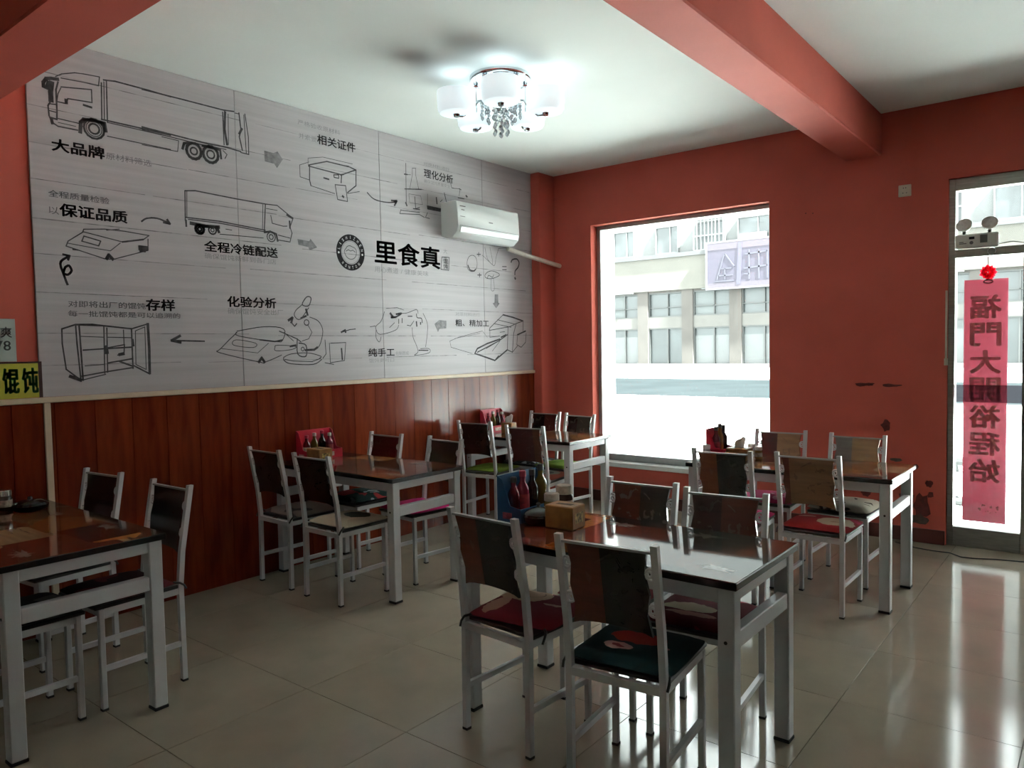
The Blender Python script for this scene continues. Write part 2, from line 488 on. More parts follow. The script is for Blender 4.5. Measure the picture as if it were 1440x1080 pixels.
# upper floor windows
for i, (xa, wv, kind) in enumerate([(-29.2, 1.9, 0), (-25.2, 1.95, 1), (-21.6, 2.3, 2), (-18.2, 2.4, 3), (-13.6, 2.2, 0), (-9.6, 2.2, 1), (-5.6, 2.3, 2), (-1.5, 2.2, 1), (2.5, 2.2, 3), (6.5, 2.2, 0), (10.5, 2.2, 2)]):
    xa = fx(xa)
    za, zb = zc1 + 0.15, zc1 + 2.1
    fr = MB().box((xa, 0.3, za), (xa + 0.08, 0.55, zb)).box((xa + wv - 0.08, 0.3, za), (xa + wv, 0.55, zb)).box((xa, 0.3, zb), (xa + wv, 0.55, zb + 0.08)).box((xa, 0.3, za - 0.08), (xa + wv, 0.6, za)).box((xa + wv * 0.62, 0.32, za), (xa + wv * 0.62 + 0.07, 0.5, zb))
    w = fr.build('upper_window', M_FBLIND, bld)
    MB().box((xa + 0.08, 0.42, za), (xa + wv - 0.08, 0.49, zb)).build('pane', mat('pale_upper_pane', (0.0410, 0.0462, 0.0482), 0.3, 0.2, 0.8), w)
    if kind == 2:
        bars = MB()
        for k in range(9):
            bars.cyl((xa + wv * k / 8, -0.1, za - 0.1), (xa + wv * k / 8, -0.1, zb + 0.2), 0.03, n=6)
        bars.box((xa, -0.13, za + 0.9), (xa + wv, -0.07, za + 0.98)).box((xa, -0.13, zb + 0.15), (xa + wv, 0.3, zb + 0.22)).box((xa, -0.13, za - 0.15), (xa + wv, 0.3, za - 0.08))
        bars.build('window_grille', M_BALC, w)
    if kind == 3:
        MB().box((xa + 0.4, -0.25, za + 0.05), (xa + wv - 0.2, 0.25, za + 0.75)).build('air_conditioner_box', M_FBLIND, w)

# violet shop board, its writing too pale to read
sb = thing('shop_billboard', 'violet billboard with pale lettering on the building opposite', 'billboard', (fx(-20.4), FY - 0.55, fz(5.75)))
bw, bh = 9.0, fz(9.45) - fz(5.75)
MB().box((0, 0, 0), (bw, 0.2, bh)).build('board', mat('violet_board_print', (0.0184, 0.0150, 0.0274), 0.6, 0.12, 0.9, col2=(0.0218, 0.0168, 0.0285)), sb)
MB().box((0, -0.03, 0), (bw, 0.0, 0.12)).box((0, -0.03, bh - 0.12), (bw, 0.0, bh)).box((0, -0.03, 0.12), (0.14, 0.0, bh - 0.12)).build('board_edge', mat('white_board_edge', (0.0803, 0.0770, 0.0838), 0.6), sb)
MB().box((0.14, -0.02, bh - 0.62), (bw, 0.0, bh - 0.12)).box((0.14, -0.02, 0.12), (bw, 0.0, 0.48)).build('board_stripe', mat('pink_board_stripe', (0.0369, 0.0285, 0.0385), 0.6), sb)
gl = MB()
def bstroke(b, x0, z0, x1, z1, w):
    d = Vector((x1 - x0, 0, z1 - z0)).normalized()
    n = Vector((-d.z, 0, d.x)) * w / 2
    p, q = Vector((x0, -0.04, z0)), Vector((x1, -0.04, z1))
    b.hexa([p - n, q - n, q - n + Vector((0, 0.04, 0)), p - n + Vector((0, 0.04, 0))], [p + n, q + n, q + n + Vector((0, 0.04, 0)), p + n + Vector((0, 0.04, 0))])
for s in [(0.9, 0.7, 1.35, 2.2), (1.35, 2.2, 1.5, 2.55), (1.5, 2.55, 2.2, 1.6), (1.2, 1.5, 2.0, 1.5), (1.5, 1.5, 1.5, 0.7), (1.0, 1.0, 2.1, 1.0), (0.7, 0.6, 2.2, 0.6)]:
    bstroke(gl, *s, 0.09)
for s in [(3.0, 2.4, 4.6, 2.5), (3.3, 0.6, 3.3, 2.7), (4.0, 0.6, 4.0, 2.7), (2.9, 1.4, 4.6, 1.5), (4.6, 0.6, 4.6, 2.6), (2.9, 1.0, 3.3, 1.0)]:
    bstroke(gl, *s, 0.11)
gl.build('board_lettering', mat('pale_violet_lettering', (0.0301, 0.0278, 0.0402), 0.6), sb)
MB().hexa([(2.35, -0.04, 0.3), (2.65, -0.04, 0.3), (2.65, 0, 0.3), (2.35, 0, 0.3)], [(2.5, -0.04, bh - 0.2), (2.8, -0.04, bh - 0.2), (2.8, 0, bh - 0.2), (2.5, 0, bh - 0.2)]).build('board_divider', mat('lilac_board_divider', (0.0285, 0.0251, 0.0418), 0.6), sb)

# bollard on the pavement
bo = thing('bollard', 'teal bollard with white top on the pavement outside the window', 'bollard', (-1.97, 4.9, GZ))
MB().lathe([(0.075, 0), (0.075, 0.03), (0.055, 0.04), (0.052, 0.60)], 16).build('post', mat('teal_bollard_paint', (0.07, 0.10, 0.095), 0.5, 0.08), bo, smooth=True)
MB().box((-0.16, -0.06, 0.60), (0.10, 0.06, 0.66)).build('cap', M_WHITE, bo, bevel=0.01)

# parked electric scooter beyond the door
sc = thing('parked_scooter', 'blue and red scooter parked outside beside the glass door', 'scooter', (2.72, 2.35, GZ), 0.05)
tyre = mat('scooter_tyre', (0.008, 0.008, 0.008), 0.8)
blue = mat('scooter_blue_body', (0.012, 0.022, 0.035), 0.3, 0.15, 8)
def wheel(x):
    w = MB()
    n, k = 24, 8
    vs, fs = [], []
    for i in range(n):
        A = 2 * PI * i / n
        for j in range(k):
            B = 2 * PI * j / k
            rr = 0.20 + 0.045 * math.cos(B)
            vs.append((x + rr * math.cos(A), 0.045 * math.sin(B), 0.245 + rr * math.sin(A)))
    for i in range(n):
        for j in range(k):
            fs.append((i * k + j, ((i + 1) % n) * k + j, ((i + 1) % n) * k + (j + 1) % k, i * k + (j + 1) % k))
    w.add(vs, fs)
    o = w.build('wheel', tyre, sc, smooth=True)
    MB().cyl((x, -0.04, 0.245), (x, 0.04, 0.245), 0.10, n=16).build('hub', M_CHROME, o, smooth=True)
wheel(-0.62); wheel(0.60)
pr = [(-0.45, 0.30), (0.20, 0.30), (0.34, 0.62), (0.48, 0.90), (0.40, 0.93), (0.20, 0.46), (-0.18, 0.44), (-0.25, 0.66), (-0.85, 0.70), (-0.82, 0.52)]
RXZ = Matrix(((1, 0, 0, 0), (0, 0, -1, 0.14), (0, 1, 0, 0), (0, 0, 0, 1)))
MB().prism(pr, 0.28, RXZ).build('body', blue, sc, bevel=0.02)
MB().prism([(-0.80, 0.70), (-0.22, 0.66), (-0.20, 0.74), (-0.80, 0.80)], 0.24, Matrix(((1, 0, 0, 0), (0, 0, -1, 0.12), (0, 1, 0, 0), (0, 0, 0, 1)))).build('seat', M_BLACK, sc, bevel=0.02)
MB().hexa([(0.36, -0.20, 0.55), (0.40, -0.20, 0.55), (0.40, 0.20, 0.55), (0.36, 0.20, 0.55)], [(0.42, -0.16, 1.0), (0.46, -0.16, 1.0), (0.46, 0.16, 1.0), (0.42, 0.16, 1.0)]).build('leg_shield', mat('scooter_red_panel', (0.10, 0.008, 0.008), 0.35), sc, bevel=0.01)
MB().tube([(0.36, -0.33, 0.98), (0.44, -0.12, 1.02), (0.44, 0.12, 1.02), (0.36, 0.33, 0.98)], 0.016).cyl((0.60, 0, 0.25), (0.44, 0, 1.02), 0.02).build('handlebar', M_BLACK, sc, smooth=True)

# mural print, as (y, z) on the left wall in metres
SKETCHES = [
('truck_sketch','large delivery truck line drawing',[(6,0,[(-4.519,3.012),(-4.487,3.034),(-4.421,3.058),(-4.375,3.064),(-4.291,3.07),(-4.298,3.019),(-4.377,3.018),(-4.492,3.011)]),(18,0,[(-4.508,3.0),(-4.542,2.996),(-4.566,2.989),(-4.581,2.965),(-4.581,2.944),(-4.566,2.94),(-4.555,2.974)]),(26,0,[(-4.54,2.973),(-4.547,2.924),(-4.547,2.877)]),(9,0,[(-4.508,2.986),(-4.52,2.941),(-4.52,2.878),(-4.52,2.826),(-4.522,2.788)]),(8,0,[(-4.547,2.877),(-4.563,2.847),(-4.56,2.795),(-4.547,2.762),(-4.518,2.747),(-4.419,2.747)]),(6,0,[(-4.56,2.858),(-4.521,2.862)]),(6,0,[(-4.559,2.822),(-4.523,2.82)]),(10,0,[(-4.556,2.786),(-4.522,2.783)]),(16,0,[(-4.549,2.777),(-4.545,2.757)]),(7,0,[(-4.494,2.963),(-4.337,2.988),(-4.337,2.917),(-4.462,2.908),(-4.473,2.879),(-4.518,2.879)]),(5,0,[(-4.495,2.958),(-4.511,2.922),(-4.518,2.879)]),(16,0,[(-4.472,2.9),(-4.471,2.882)]),(12,0,[(-4.382,2.893),(-4.341,2.889)]),(6,0,[(-4.519,2.789),(-4.412,2.786)]),(20,0,[(-4.406,2.739),(-4.401,2.794),(-4.385,2.814),(-4.323,2.819),(-4.275,2.816),(-4.269,2.773)]),(12,0,[(-4.278,2.773),(-4.283,2.796),(-4.298,2.815),(-4.32,2.826),(-4.344,2.826),(-4.366,2.815),(-4.381,2.796),(-4.386,2.773),(-4.381,2.75),(-4.366,2.731),(-4.344,2.72),(-4.32,2.72),(-4.298,2.731),(-4.283,2.75),(-4.278,2.773)]),(10,0,[(-4.304,2.773),(-4.307,2.785),(-4.315,2.795),(-4.326,2.8),(-4.338,2.8),(-4.349,2.795),(-4.357,2.785),(-4.36,2.773),(-4.357,2.761),(-4.349,2.751),(-4.338,2.746),(-4.326,2.746),(-4.315,2.751),(-4.307,2.761),(-4.304,2.773)]),(5,0,[(-4.29,2.773),(-4.294,2.791),(-4.306,2.806),(-4.323,2.814),(-4.341,2.814),(-4.358,2.806),(-4.37,2.791),(-4.374,2.773),(-4.37,2.755),(-4.358,2.74),(-4.341,2.732),(-4.323,2.732),(-4.306,2.74),(-4.294,2.755),(-4.29,2.773)]),(8,0,[(-4.282,3.04),(-4.288,2.835)]),(6,0,[(-4.268,3.049),(-4.274,2.838)]),(8,0,[(-4.254,3.058),(-4.258,2.831)]),(9,0,[(-4.27,3.059),(-4.205,3.068),(-4.025,3.066),(-3.881,3.061)]),(9,0,[(-4.29,2.835),(-4.092,2.833),(-3.891,2.829)]),(6,0,[(-4.259,2.825),(-3.891,2.819)]),(6,0,[(-4.262,2.747),(-3.894,2.743)]),(4,0,[(-4.517,2.768),(-4.428,2.766)]),(9,0,[(-4.053,3.062),(-3.812,3.063),(-3.536,3.062),(-3.46,3.07)]),(9,0,[(-4.062,2.842),(-3.693,2.827),(-3.518,2.828),(-3.42,2.821)]),(6,0,[(-4.062,2.825),(-3.694,2.812),(-3.525,2.814)]),(16,0,[(-3.523,3.052),(-3.531,2.944),(-3.517,2.847)]),(8,0,[(-3.54,3.048),(-3.538,2.842)]),(5,0,[(-3.502,3.044),(-3.507,2.849)]),(9,0,[(-3.424,3.069),(-3.414,2.963),(-3.427,2.915),(-3.408,2.83)]),(16,0,[(-3.407,2.971),(-3.426,2.935)]),(7,0,[(-3.381,3.072),(-3.361,2.929),(-3.362,2.813),(-3.42,2.815)]),(6,0,[(-3.453,3.062),(-3.421,3.063)]),(5,0,[(-4.066,2.738),(-3.85,2.739),(-3.841,2.806),(-3.945,2.809)]),(6,0,[(-3.389,3.064),(-3.38,2.816)]),(18,0,[(-3.697,2.762),(-3.702,2.783),(-3.715,2.8),(-3.734,2.809),(-3.756,2.809),(-3.775,2.8),(-3.788,2.783),(-3.793,2.762),(-3.788,2.741),(-3.775,2.724),(-3.756,2.715),(-3.734,2.715),(-3.715,2.724),(-3.702,2.741),(-3.697,2.762)]),(10,0,[(-3.723,2.762),(-3.725,2.772),(-3.731,2.779),(-3.74,2.783),(-3.75,2.783),(-3.759,2.779),(-3.765,2.772),(-3.767,2.762),(-3.765,2.752),(-3.759,2.745),(-3.75,2.741),(-3.74,2.741),(-3.731,2.745),(-3.725,2.752),(-3.723,2.762)]),(18,0,[(-3.582,2.762),(-3.587,2.784),(-3.601,2.802),(-3.622,2.812),(-3.644,2.812),(-3.665,2.802),(-3.679,2.784),(-3.684,2.762),(-3.679,2.74),(-3.665,2.722),(-3.644,2.712),(-3.622,2.712),(-3.601,2.722),(-3.587,2.74),(-3.582,2.762)]),(10,0,[(-3.608,2.762),(-3.61,2.773),(-3.617,2.782),(-3.627,2.786),(-3.639,2.786),(-3.649,2.782),(-3.656,2.773),(-3.658,2.762),(-3.656,2.751),(-3.649,2.742),(-3.639,2.738),(-3.627,2.738),(-3.617,2.742),(-3.61,2.751),(-3.608,2.762)]),(16,0,[(-3.818,2.763),(-3.807,2.798),(-3.778,2.807)]),(14,0,[(-3.567,2.806),(-3.562,2.75)]),(6,0,[(-3.547,2.803),(-3.52,2.783),(-3.535,2.755)]),(16,0,[(-3.687,2.807),(-3.574,2.804)])]),
('block_arrow','grey block arrow',[(1,1,[(-3.242,2.858),(-3.173,2.855),(-3.141,2.871),(-3.104,2.828),(-3.149,2.766),(-3.168,2.789),(-3.24,2.793)])]),
('kitchen_scale_sketch','weighing scale line drawing',[(6,0,[(-4.41,2.206),(-4.299,2.219),(-4.189,2.219),(-4.047,2.209),(-4.077,2.185),(-4.203,2.156),(-4.416,2.192),(-4.41,2.206)]),(10,0,[(-4.203,2.156),(-4.083,2.182)]),(6,0,[(-4.416,2.189),(-4.494,2.132),(-4.505,2.104),(-4.306,2.051),(-4.257,2.052),(-4.056,2.121),(-4.054,2.188)]),(5,0,[(-4.5,2.121),(-4.336,2.104),(-4.272,2.099),(-4.215,2.149)]),(7,0,[(-4.411,2.168),(-4.323,2.149),(-4.335,2.121),(-4.423,2.139),(-4.411,2.168)]),(18,0,[(-4.295,2.052),(-4.282,2.075),(-4.26,2.052)]),(30,0,[(-4.102,2.131),(-4.068,2.131)]),(12,0,[(-4.103,2.114),(-4.074,2.113)]),(8,0,[(-4.471,2.089),(-4.446,2.088)]),(5,0,[(-4.288,2.214),(-4.217,2.228)])]),
('thin_arrow','slim curved arrow',[(10,0,[(-4.087,2.288),(-4.082,2.292),(-4.074,2.299),(-4.065,2.305),(-4.054,2.31),(-4.041,2.313),(-4.027,2.316),(-4.011,2.317),(-3.995,2.317),(-3.976,2.314),(-3.955,2.308),(-3.936,2.303),(-3.923,2.299)]),(14,0,[(-3.954,2.298),(-3.917,2.294),(-3.932,2.316)])]),
('curl_arrow','black looped arrow',[(13,0,[(-4.507,1.895),(-4.51,1.903),(-4.514,1.915),(-4.518,1.929),(-4.522,1.942),(-4.526,1.955),(-4.531,1.97),(-4.535,1.983),(-4.537,1.995),(-4.538,2.004),(-4.537,2.01),(-4.535,2.016),(-4.531,2.022),(-4.524,2.029),(-4.514,2.036),(-4.505,2.042),(-4.498,2.046)]),(13,0,[(-4.524,1.953),(-4.52,1.952),(-4.514,1.95),(-4.508,1.948),(-4.502,1.949),(-4.496,1.953),(-4.49,1.959),(-4.486,1.965),(-4.483,1.972),(-4.484,1.979),(-4.487,1.987),(-4.491,1.994),(-4.495,1.998),(-4.5,1.998),(-4.505,1.995),(-4.511,1.991),(-4.515,1.986),(-4.518,1.979),(-4.521,1.971),(-4.523,1.963),(-4.524,1.958)]),(12,0,[(-4.522,2.057),(-4.49,2.052),(-4.498,2.03)])]),
('truck_sketch','small delivery truck line drawing',[(8,0,[(-3.818,2.327),(-3.813,2.508),(-3.746,2.518),(-3.476,2.508),(-3.249,2.504),(-3.264,2.321)]),(8,0,[(-3.817,2.345),(-3.586,2.348),(-3.447,2.339),(-3.256,2.328)]),(7,0,[(-3.798,2.335),(-3.587,2.336),(-3.271,2.317)]),(5,0,[(-3.801,2.51),(-3.807,2.346)]),(7,0,[(-3.249,2.504),(-3.157,2.507),(-3.072,2.457),(-3.032,2.435),(-3.041,2.414),(-3.059,2.371),(-3.044,2.331),(-3.063,2.268),(-3.158,2.272)]),(6,0,[(-3.21,2.433),(-3.2,2.381),(-3.115,2.371),(-3.083,2.375)]),(16,0,[(-3.08,2.453),(-3.036,2.435)]),(14,0,[(-3.061,2.411),(-3.059,2.364)]),(6,0,[(-3.156,2.306),(-3.062,2.295)]),(5,0,[(-3.268,2.498),(-3.278,2.332)]),(5,0,[(-3.243,2.475),(-3.158,2.473)]),(7,0,[(-3.18,2.287),(-3.183,2.301),(-3.192,2.312),(-3.205,2.318),(-3.219,2.318),(-3.232,2.312),(-3.241,2.301),(-3.244,2.287),(-3.241,2.273),(-3.232,2.262),(-3.219,2.256),(-3.205,2.256),(-3.192,2.262),(-3.183,2.273),(-3.18,2.287)]),(7,0,[(-3.196,2.287),(-3.198,2.294),(-3.202,2.3),(-3.208,2.303),(-3.216,2.303),(-3.222,2.3),(-3.226,2.294),(-3.228,2.287),(-3.226,2.28),(-3.222,2.274),(-3.216,2.271),(-3.208,2.271),(-3.202,2.274),(-3.198,2.28),(-3.196,2.287)]),(14,0,[(-3.264,2.314),(-3.218,2.323),(-3.172,2.311),(-3.162,2.265)]),(18,0,[(-3.698,2.283),(-3.701,2.295),(-3.709,2.305),(-3.72,2.31),(-3.732,2.31),(-3.743,2.305),(-3.751,2.295),(-3.754,2.283),(-3.751,2.271),(-3.743,2.261),(-3.732,2.256),(-3.72,2.256),(-3.709,2.261),(-3.701,2.271),(-3.698,2.283)]),(10,0,[(-3.714,2.283),(-3.715,2.288),(-3.719,2.292),(-3.723,2.295),(-3.729,2.295),(-3.733,2.292),(-3.737,2.288),(-3.738,2.283),(-3.737,2.278),(-3.733,2.274),(-3.729,2.271),(-3.723,2.271),(-3.719,2.274),(-3.715,2.278),(-3.714,2.283)]),(10,0,[(-3.614,2.286),(-3.617,2.297),(-3.624,2.306),(-3.634,2.311),(-3.646,2.311),(-3.656,2.306),(-3.663,2.297),(-3.666,2.286),(-3.663,2.275),(-3.656,2.266),(-3.646,2.261),(-3.634,2.261),(-3.624,2.266),(-3.617,2.275),(-3.614,2.286)]),(6,0,[(-3.629,2.286),(-3.63,2.291),(-3.633,2.295),(-3.638,2.297),(-3.642,2.297),(-3.647,2.295),(-3.65,2.291),(-3.651,2.286),(-3.65,2.281),(-3.647,2.277),(-3.642,2.275),(-3.638,2.275),(-3.633,2.277),(-3.63,2.281),(-3.629,2.286)]),(22,0,[(-3.783,2.313),(-3.682,2.306),(-3.595,2.31)]),(12,0,[(-3.814,2.327),(-3.813,2.291)]),(18,0,[(-3.608,2.308),(-3.596,2.278)]),(5,0,[(-3.59,2.266),(-3.273,2.274)]),(5,0,[(-3.547,2.303),(-3.505,2.301)])]),
('block_arrow','grey block arrow',[(1,1,[(-2.998,2.292),(-2.899,2.286),(-2.89,2.303),(-2.84,2.252),(-2.901,2.229),(-2.908,2.25),(-2.991,2.258)])]),
('carton_sketch','open carton line drawing',[(9,0,[(-2.888,2.828),(-2.727,2.882),(-2.518,2.879),(-2.462,2.867)]),(9,0,[(-2.888,2.821),(-2.595,2.808),(-2.457,2.868)]),(9,0,[(-2.879,2.83),(-2.883,2.725),(-2.872,2.685)]),(10,0,[(-2.595,2.808),(-2.601,2.749)]),(9,0,[(-2.457,2.868),(-2.461,2.749),(-2.544,2.685)]),(5,0,[(-2.872,2.685),(-2.663,2.66)]),(5,0,[(-2.544,2.678),(-2.429,2.71)]),(4,0,[(-2.892,2.835),(-2.89,2.876),(-2.761,2.907),(-2.489,2.906)]),(5,0,[(-2.963,2.815),(-2.962,2.733),(-2.887,2.724)]),(4,0,[(-2.963,2.815),(-2.883,2.85)]),(7,0,[(-2.657,2.726),(-2.56,2.734),(-2.546,2.619),(-2.638,2.621),(-2.657,2.726)]),(16,0,[(-2.591,2.653),(-2.582,2.647)]),(12,0,[(-2.757,2.759),(-2.713,2.756)]),(8,0,[(-2.667,2.796),(-2.622,2.803),(-2.623,2.778),(-2.664,2.778),(-2.667,2.796)]),(12,0,[(-2.604,2.806),(-2.576,2.815)]),(10,0,[(-2.555,2.88),(-2.527,2.881)])]),
('thin_arrow','slim curved arrow',[(9,0,[(-2.352,2.714),(-2.342,2.707),(-2.328,2.696),(-2.311,2.685),(-2.294,2.677),(-2.276,2.672),(-2.257,2.669),(-2.236,2.667),(-2.214,2.666),(-2.189,2.666),(-2.161,2.667),(-2.134,2.669),(-2.11,2.672),(-2.09,2.676),(-2.072,2.681),(-2.057,2.686),(-2.047,2.689)]),(14,0,[(-2.105,2.689),(-2.046,2.693),(-2.074,2.654)])]),
('laboratory_sketch','flask on stand line drawing',[(6,0,[(-1.939,3.01),(-1.945,2.678)]),(10,0,[(-1.958,2.92),(-1.925,2.922)]),(4,0,[(-1.925,2.922),(-1.887,2.926)]),(8,0,[(-1.957,2.802),(-1.767,2.827)]),(6,0,[(-2.006,2.63),(-2.018,2.597),(-1.797,2.617),(-1.74,2.6)]),(6,0,[(-2.006,2.626),(-1.796,2.634)]),(4,0,[(-1.868,2.983),(-1.829,2.99),(-1.831,2.934),(-1.801,2.826),(-1.744,2.827)]),(4,0,[(-1.868,2.983),(-1.87,2.927),(-1.902,2.811)]),(7,0,[(-1.848,2.755),(-1.84,2.66),(-1.795,2.674)]),(9,0,[(-1.868,2.656),(-1.795,2.658)]),(14,0,[(-1.95,2.693),(-1.939,2.671)]),(3,0,[(-1.914,2.769),(-1.78,2.773),(-1.76,2.703),(-1.906,2.699),(-1.914,2.769)]),(1,1,[(-1.708,2.702),(-1.543,2.699),(-1.549,2.674),(-1.703,2.674)]),(14,0,[(-1.594,2.784),(-1.589,2.735)]),(8,0,[(-1.496,2.839),(-1.473,2.767)]),(6,0,[(-1.704,2.645),(-1.729,2.602),(-1.682,2.599)]),(16,0,[(-1.218,2.855),(-1.205,2.848)]),(6,0,[(-1.418,2.944),(-1.401,2.896),(-1.37,2.896)]),(8,0,[(-1.322,2.823),(-1.245,2.825)]),(7,0,[(-1.307,2.902),(-1.281,2.897)]),(4,0,[(-1.699,2.801),(-1.702,2.711)]),(6,0,[(-1.547,2.757),(-1.522,2.777)]),(5,0,[(-1.37,2.896),(-1.294,2.904),(-1.309,2.842)])]),
('egg_sketch','egg line drawing',[(5,0,[(-1.154,2.338),(-1.166,2.336),(-1.179,2.332),(-1.191,2.325),(-1.201,2.317),(-1.209,2.306),(-1.216,2.294),(-1.221,2.28),(-1.224,2.266),(-1.225,2.252),(-1.223,2.236),(-1.22,2.222),(-1.213,2.211),(-1.202,2.203),(-1.188,2.197),(-1.173,2.194),(-1.158,2.193),(-1.143,2.196),(-1.128,2.201),(-1.114,2.209),(-1.103,2.219),(-1.096,2.231),(-1.091,2.246),(-1.088,2.262),(-1.088,2.276),(-1.09,2.29),(-1.094,2.303),(-1.1,2.315),(-1.108,2.325),(-1.118,2.332),(-1.129,2.336),(-1.142,2.338),(-1.154,2.338)]),(12,0,[(-1.212,2.245),(-1.208,2.238),(-1.203,2.227),(-1.196,2.216),(-1.188,2.208),(-1.177,2.203),(-1.163,2.201),(-1.149,2.2),(-1.138,2.2),(-1.129,2.202),(-1.122,2.207),(-1.116,2.212),(-1.112,2.215)])]),
('cabbage_sketch','cabbage line drawing',[(4,0,[(-0.976,2.426),(-0.971,2.407),(-0.964,2.38),(-0.955,2.351),(-0.944,2.327),(-0.928,2.309),(-0.909,2.295),(-0.89,2.283),(-0.874,2.275),(-0.862,2.27),(-0.853,2.269),(-0.845,2.271),(-0.838,2.278),(-0.832,2.291),(-0.828,2.308),(-0.824,2.329),(-0.818,2.349),(-0.809,2.371),(-0.797,2.395),(-0.786,2.418),(-0.779,2.433)]),(4,0,[(-1.013,2.35),(-0.874,2.275)]),(4,0,[(-0.905,2.433),(-0.873,2.321),(-0.874,2.275)]),(4,0,[(-0.779,2.433),(-0.629,2.453)])]),
('mushroom_sketch','mushroom line drawing',[(6,0,[(-0.984,2.165),(-0.981,2.174),(-0.972,2.184),(-0.96,2.194),(-0.947,2.202),(-0.932,2.208),(-0.915,2.213),(-0.896,2.217),(-0.876,2.218),(-0.853,2.216),(-0.827,2.212),(-0.803,2.206),(-0.786,2.201),(-0.778,2.196),(-0.775,2.19),(-0.777,2.184),(-0.786,2.178),(-0.803,2.171),(-0.828,2.162),(-0.854,2.155),(-0.878,2.149),(-0.898,2.146),(-0.917,2.144),(-0.934,2.144),(-0.949,2.145),(-0.962,2.148),(-0.973,2.152),(-0.981,2.158),(-0.984,2.165)]),(6,0,[(-0.949,2.145),(-0.947,2.151),(-0.943,2.16),(-0.938,2.169),(-0.931,2.174),(-0.919,2.173),(-0.904,2.167),(-0.889,2.162),(-0.877,2.16),(-0.87,2.164),(-0.865,2.172),(-0.861,2.18),(-0.859,2.185)]),(4,0,[(-0.896,2.148),(-0.898,2.127),(-0.9,2.096),(-0.902,2.065),(-0.899,2.044),(-0.89,2.035),(-0.876,2.033),(-0.863,2.037),(-0.854,2.047),(-0.853,2.068),(-0.856,2.099),(-0.86,2.129),(-0.863,2.15)])]),
('plus_sign','plus sign',[(8,0,[(-1.087,2.352),(-1.039,2.356)]),(8,0,[(-1.064,2.371),(-1.065,2.337)])]),
('plus_sign','plus sign',[(8,0,[(-1.084,2.167),(-1.032,2.17)]),(8,0,[(-1.058,2.185),(-1.059,2.151)])]),
('equals_sign','equals sign',[(8,0,[(-0.728,2.269),(-0.668,2.273)]),(8,0,[(-0.729,2.24),(-0.669,2.244)])]),
('question_mark','question mark',[(13,0,[(-0.595,2.32),(-0.593,2.325),(-0.589,2.332),(-0.584,2.339),(-0.575,2.345),(-0.561,2.35),(-0.542,2.355),(-0.523,2.357),(-0.507,2.357),(-0.495,2.352),(-0.485,2.344),(-0.477,2.334),(-0.473,2.324),(-0.473,2.314),(-0.477,2.302),(-0.483,2.291),(-0.49,2.28),(-0.5,2.27),(-0.514,2.26),(-0.527,2.25),(-0.536,2.241),(-0.54,2.231),(-0.541,2.221),(-0.541,2.211),(-0.541,2.205)]),(20,0,[(-0.542,2.175),(-0.534,2.166)])]),
('block_arrow','grey block arrow',[(1,1,[(-0.846,2.001),(-0.801,2.003),(-0.803,1.927),(-0.785,1.922),(-0.832,1.88),(-0.876,1.919),(-0.852,1.925)])]),
('block_arrow','pale grey block arrow',[(1,1,[(-1.648,1.718),(-1.594,1.75),(-1.509,1.746),(-1.511,1.687),(-1.596,1.681),(-1.612,1.655)])]),
('machine_sketch','conveyor machine line drawing',[(14,0,[(-0.732,1.818),(-0.591,1.798),(-0.426,1.765)]),(7,0,[(-0.732,1.818),(-0.927,1.693),(-0.937,1.67),(-0.632,1.708),(-0.535,1.739),(-0.426,1.765)]),(7,0,[(-0.426,1.765),(-0.429,1.668)]),(8,0,[(-0.535,1.739),(-0.577,1.643),(-0.601,1.464),(-0.677,1.489),(-0.661,1.702)]),(6,0,[(-0.817,1.77),(-0.555,1.733)]),(6,0,[(-0.872,1.734),(-0.613,1.702)]),(6,0,[(-0.928,1.67),(-0.93,1.607),(-0.785,1.619)]),(14,0,[(-0.786,1.59),(-0.967,1.55),(-1.108,1.505),(-1.144,1.461),(-1.067,1.443),(-0.865,1.392),(-0.677,1.489)]),(10,0,[(-1.109,1.472),(-0.804,1.572),(-0.672,1.631)]),(5,0,[(-0.786,1.572),(-0.898,1.48)]),(6,0,[(-0.986,1.504),(-0.804,1.572)]),(14,0,[(-0.519,1.631),(-0.389,1.668)]),(7,0,[(-0.519,1.619),(-0.531,1.535),(-0.463,1.51),(-0.392,1.558),(-0.38,1.644)]),(7,0,[(-0.601,1.464),(-0.522,1.523)]),(14,0,[(-0.767,1.607),(-0.691,1.631)]),(14,0,[(-0.855,1.398),(-0.809,1.432)]),(6,0,[(-0.784,1.654),(-0.709,1.66)]),(4,0,[(-1.468,1.574),(-1.355,1.607),(-1.034,1.664)]),(4,0,[(-1.468,1.574),(-1.454,1.52),(-1.178,1.461)]),(3,0,[(-1.403,1.596),(-1.07,1.641)]),(3,0,[(-1.034,1.664),(-0.966,1.607)])]),
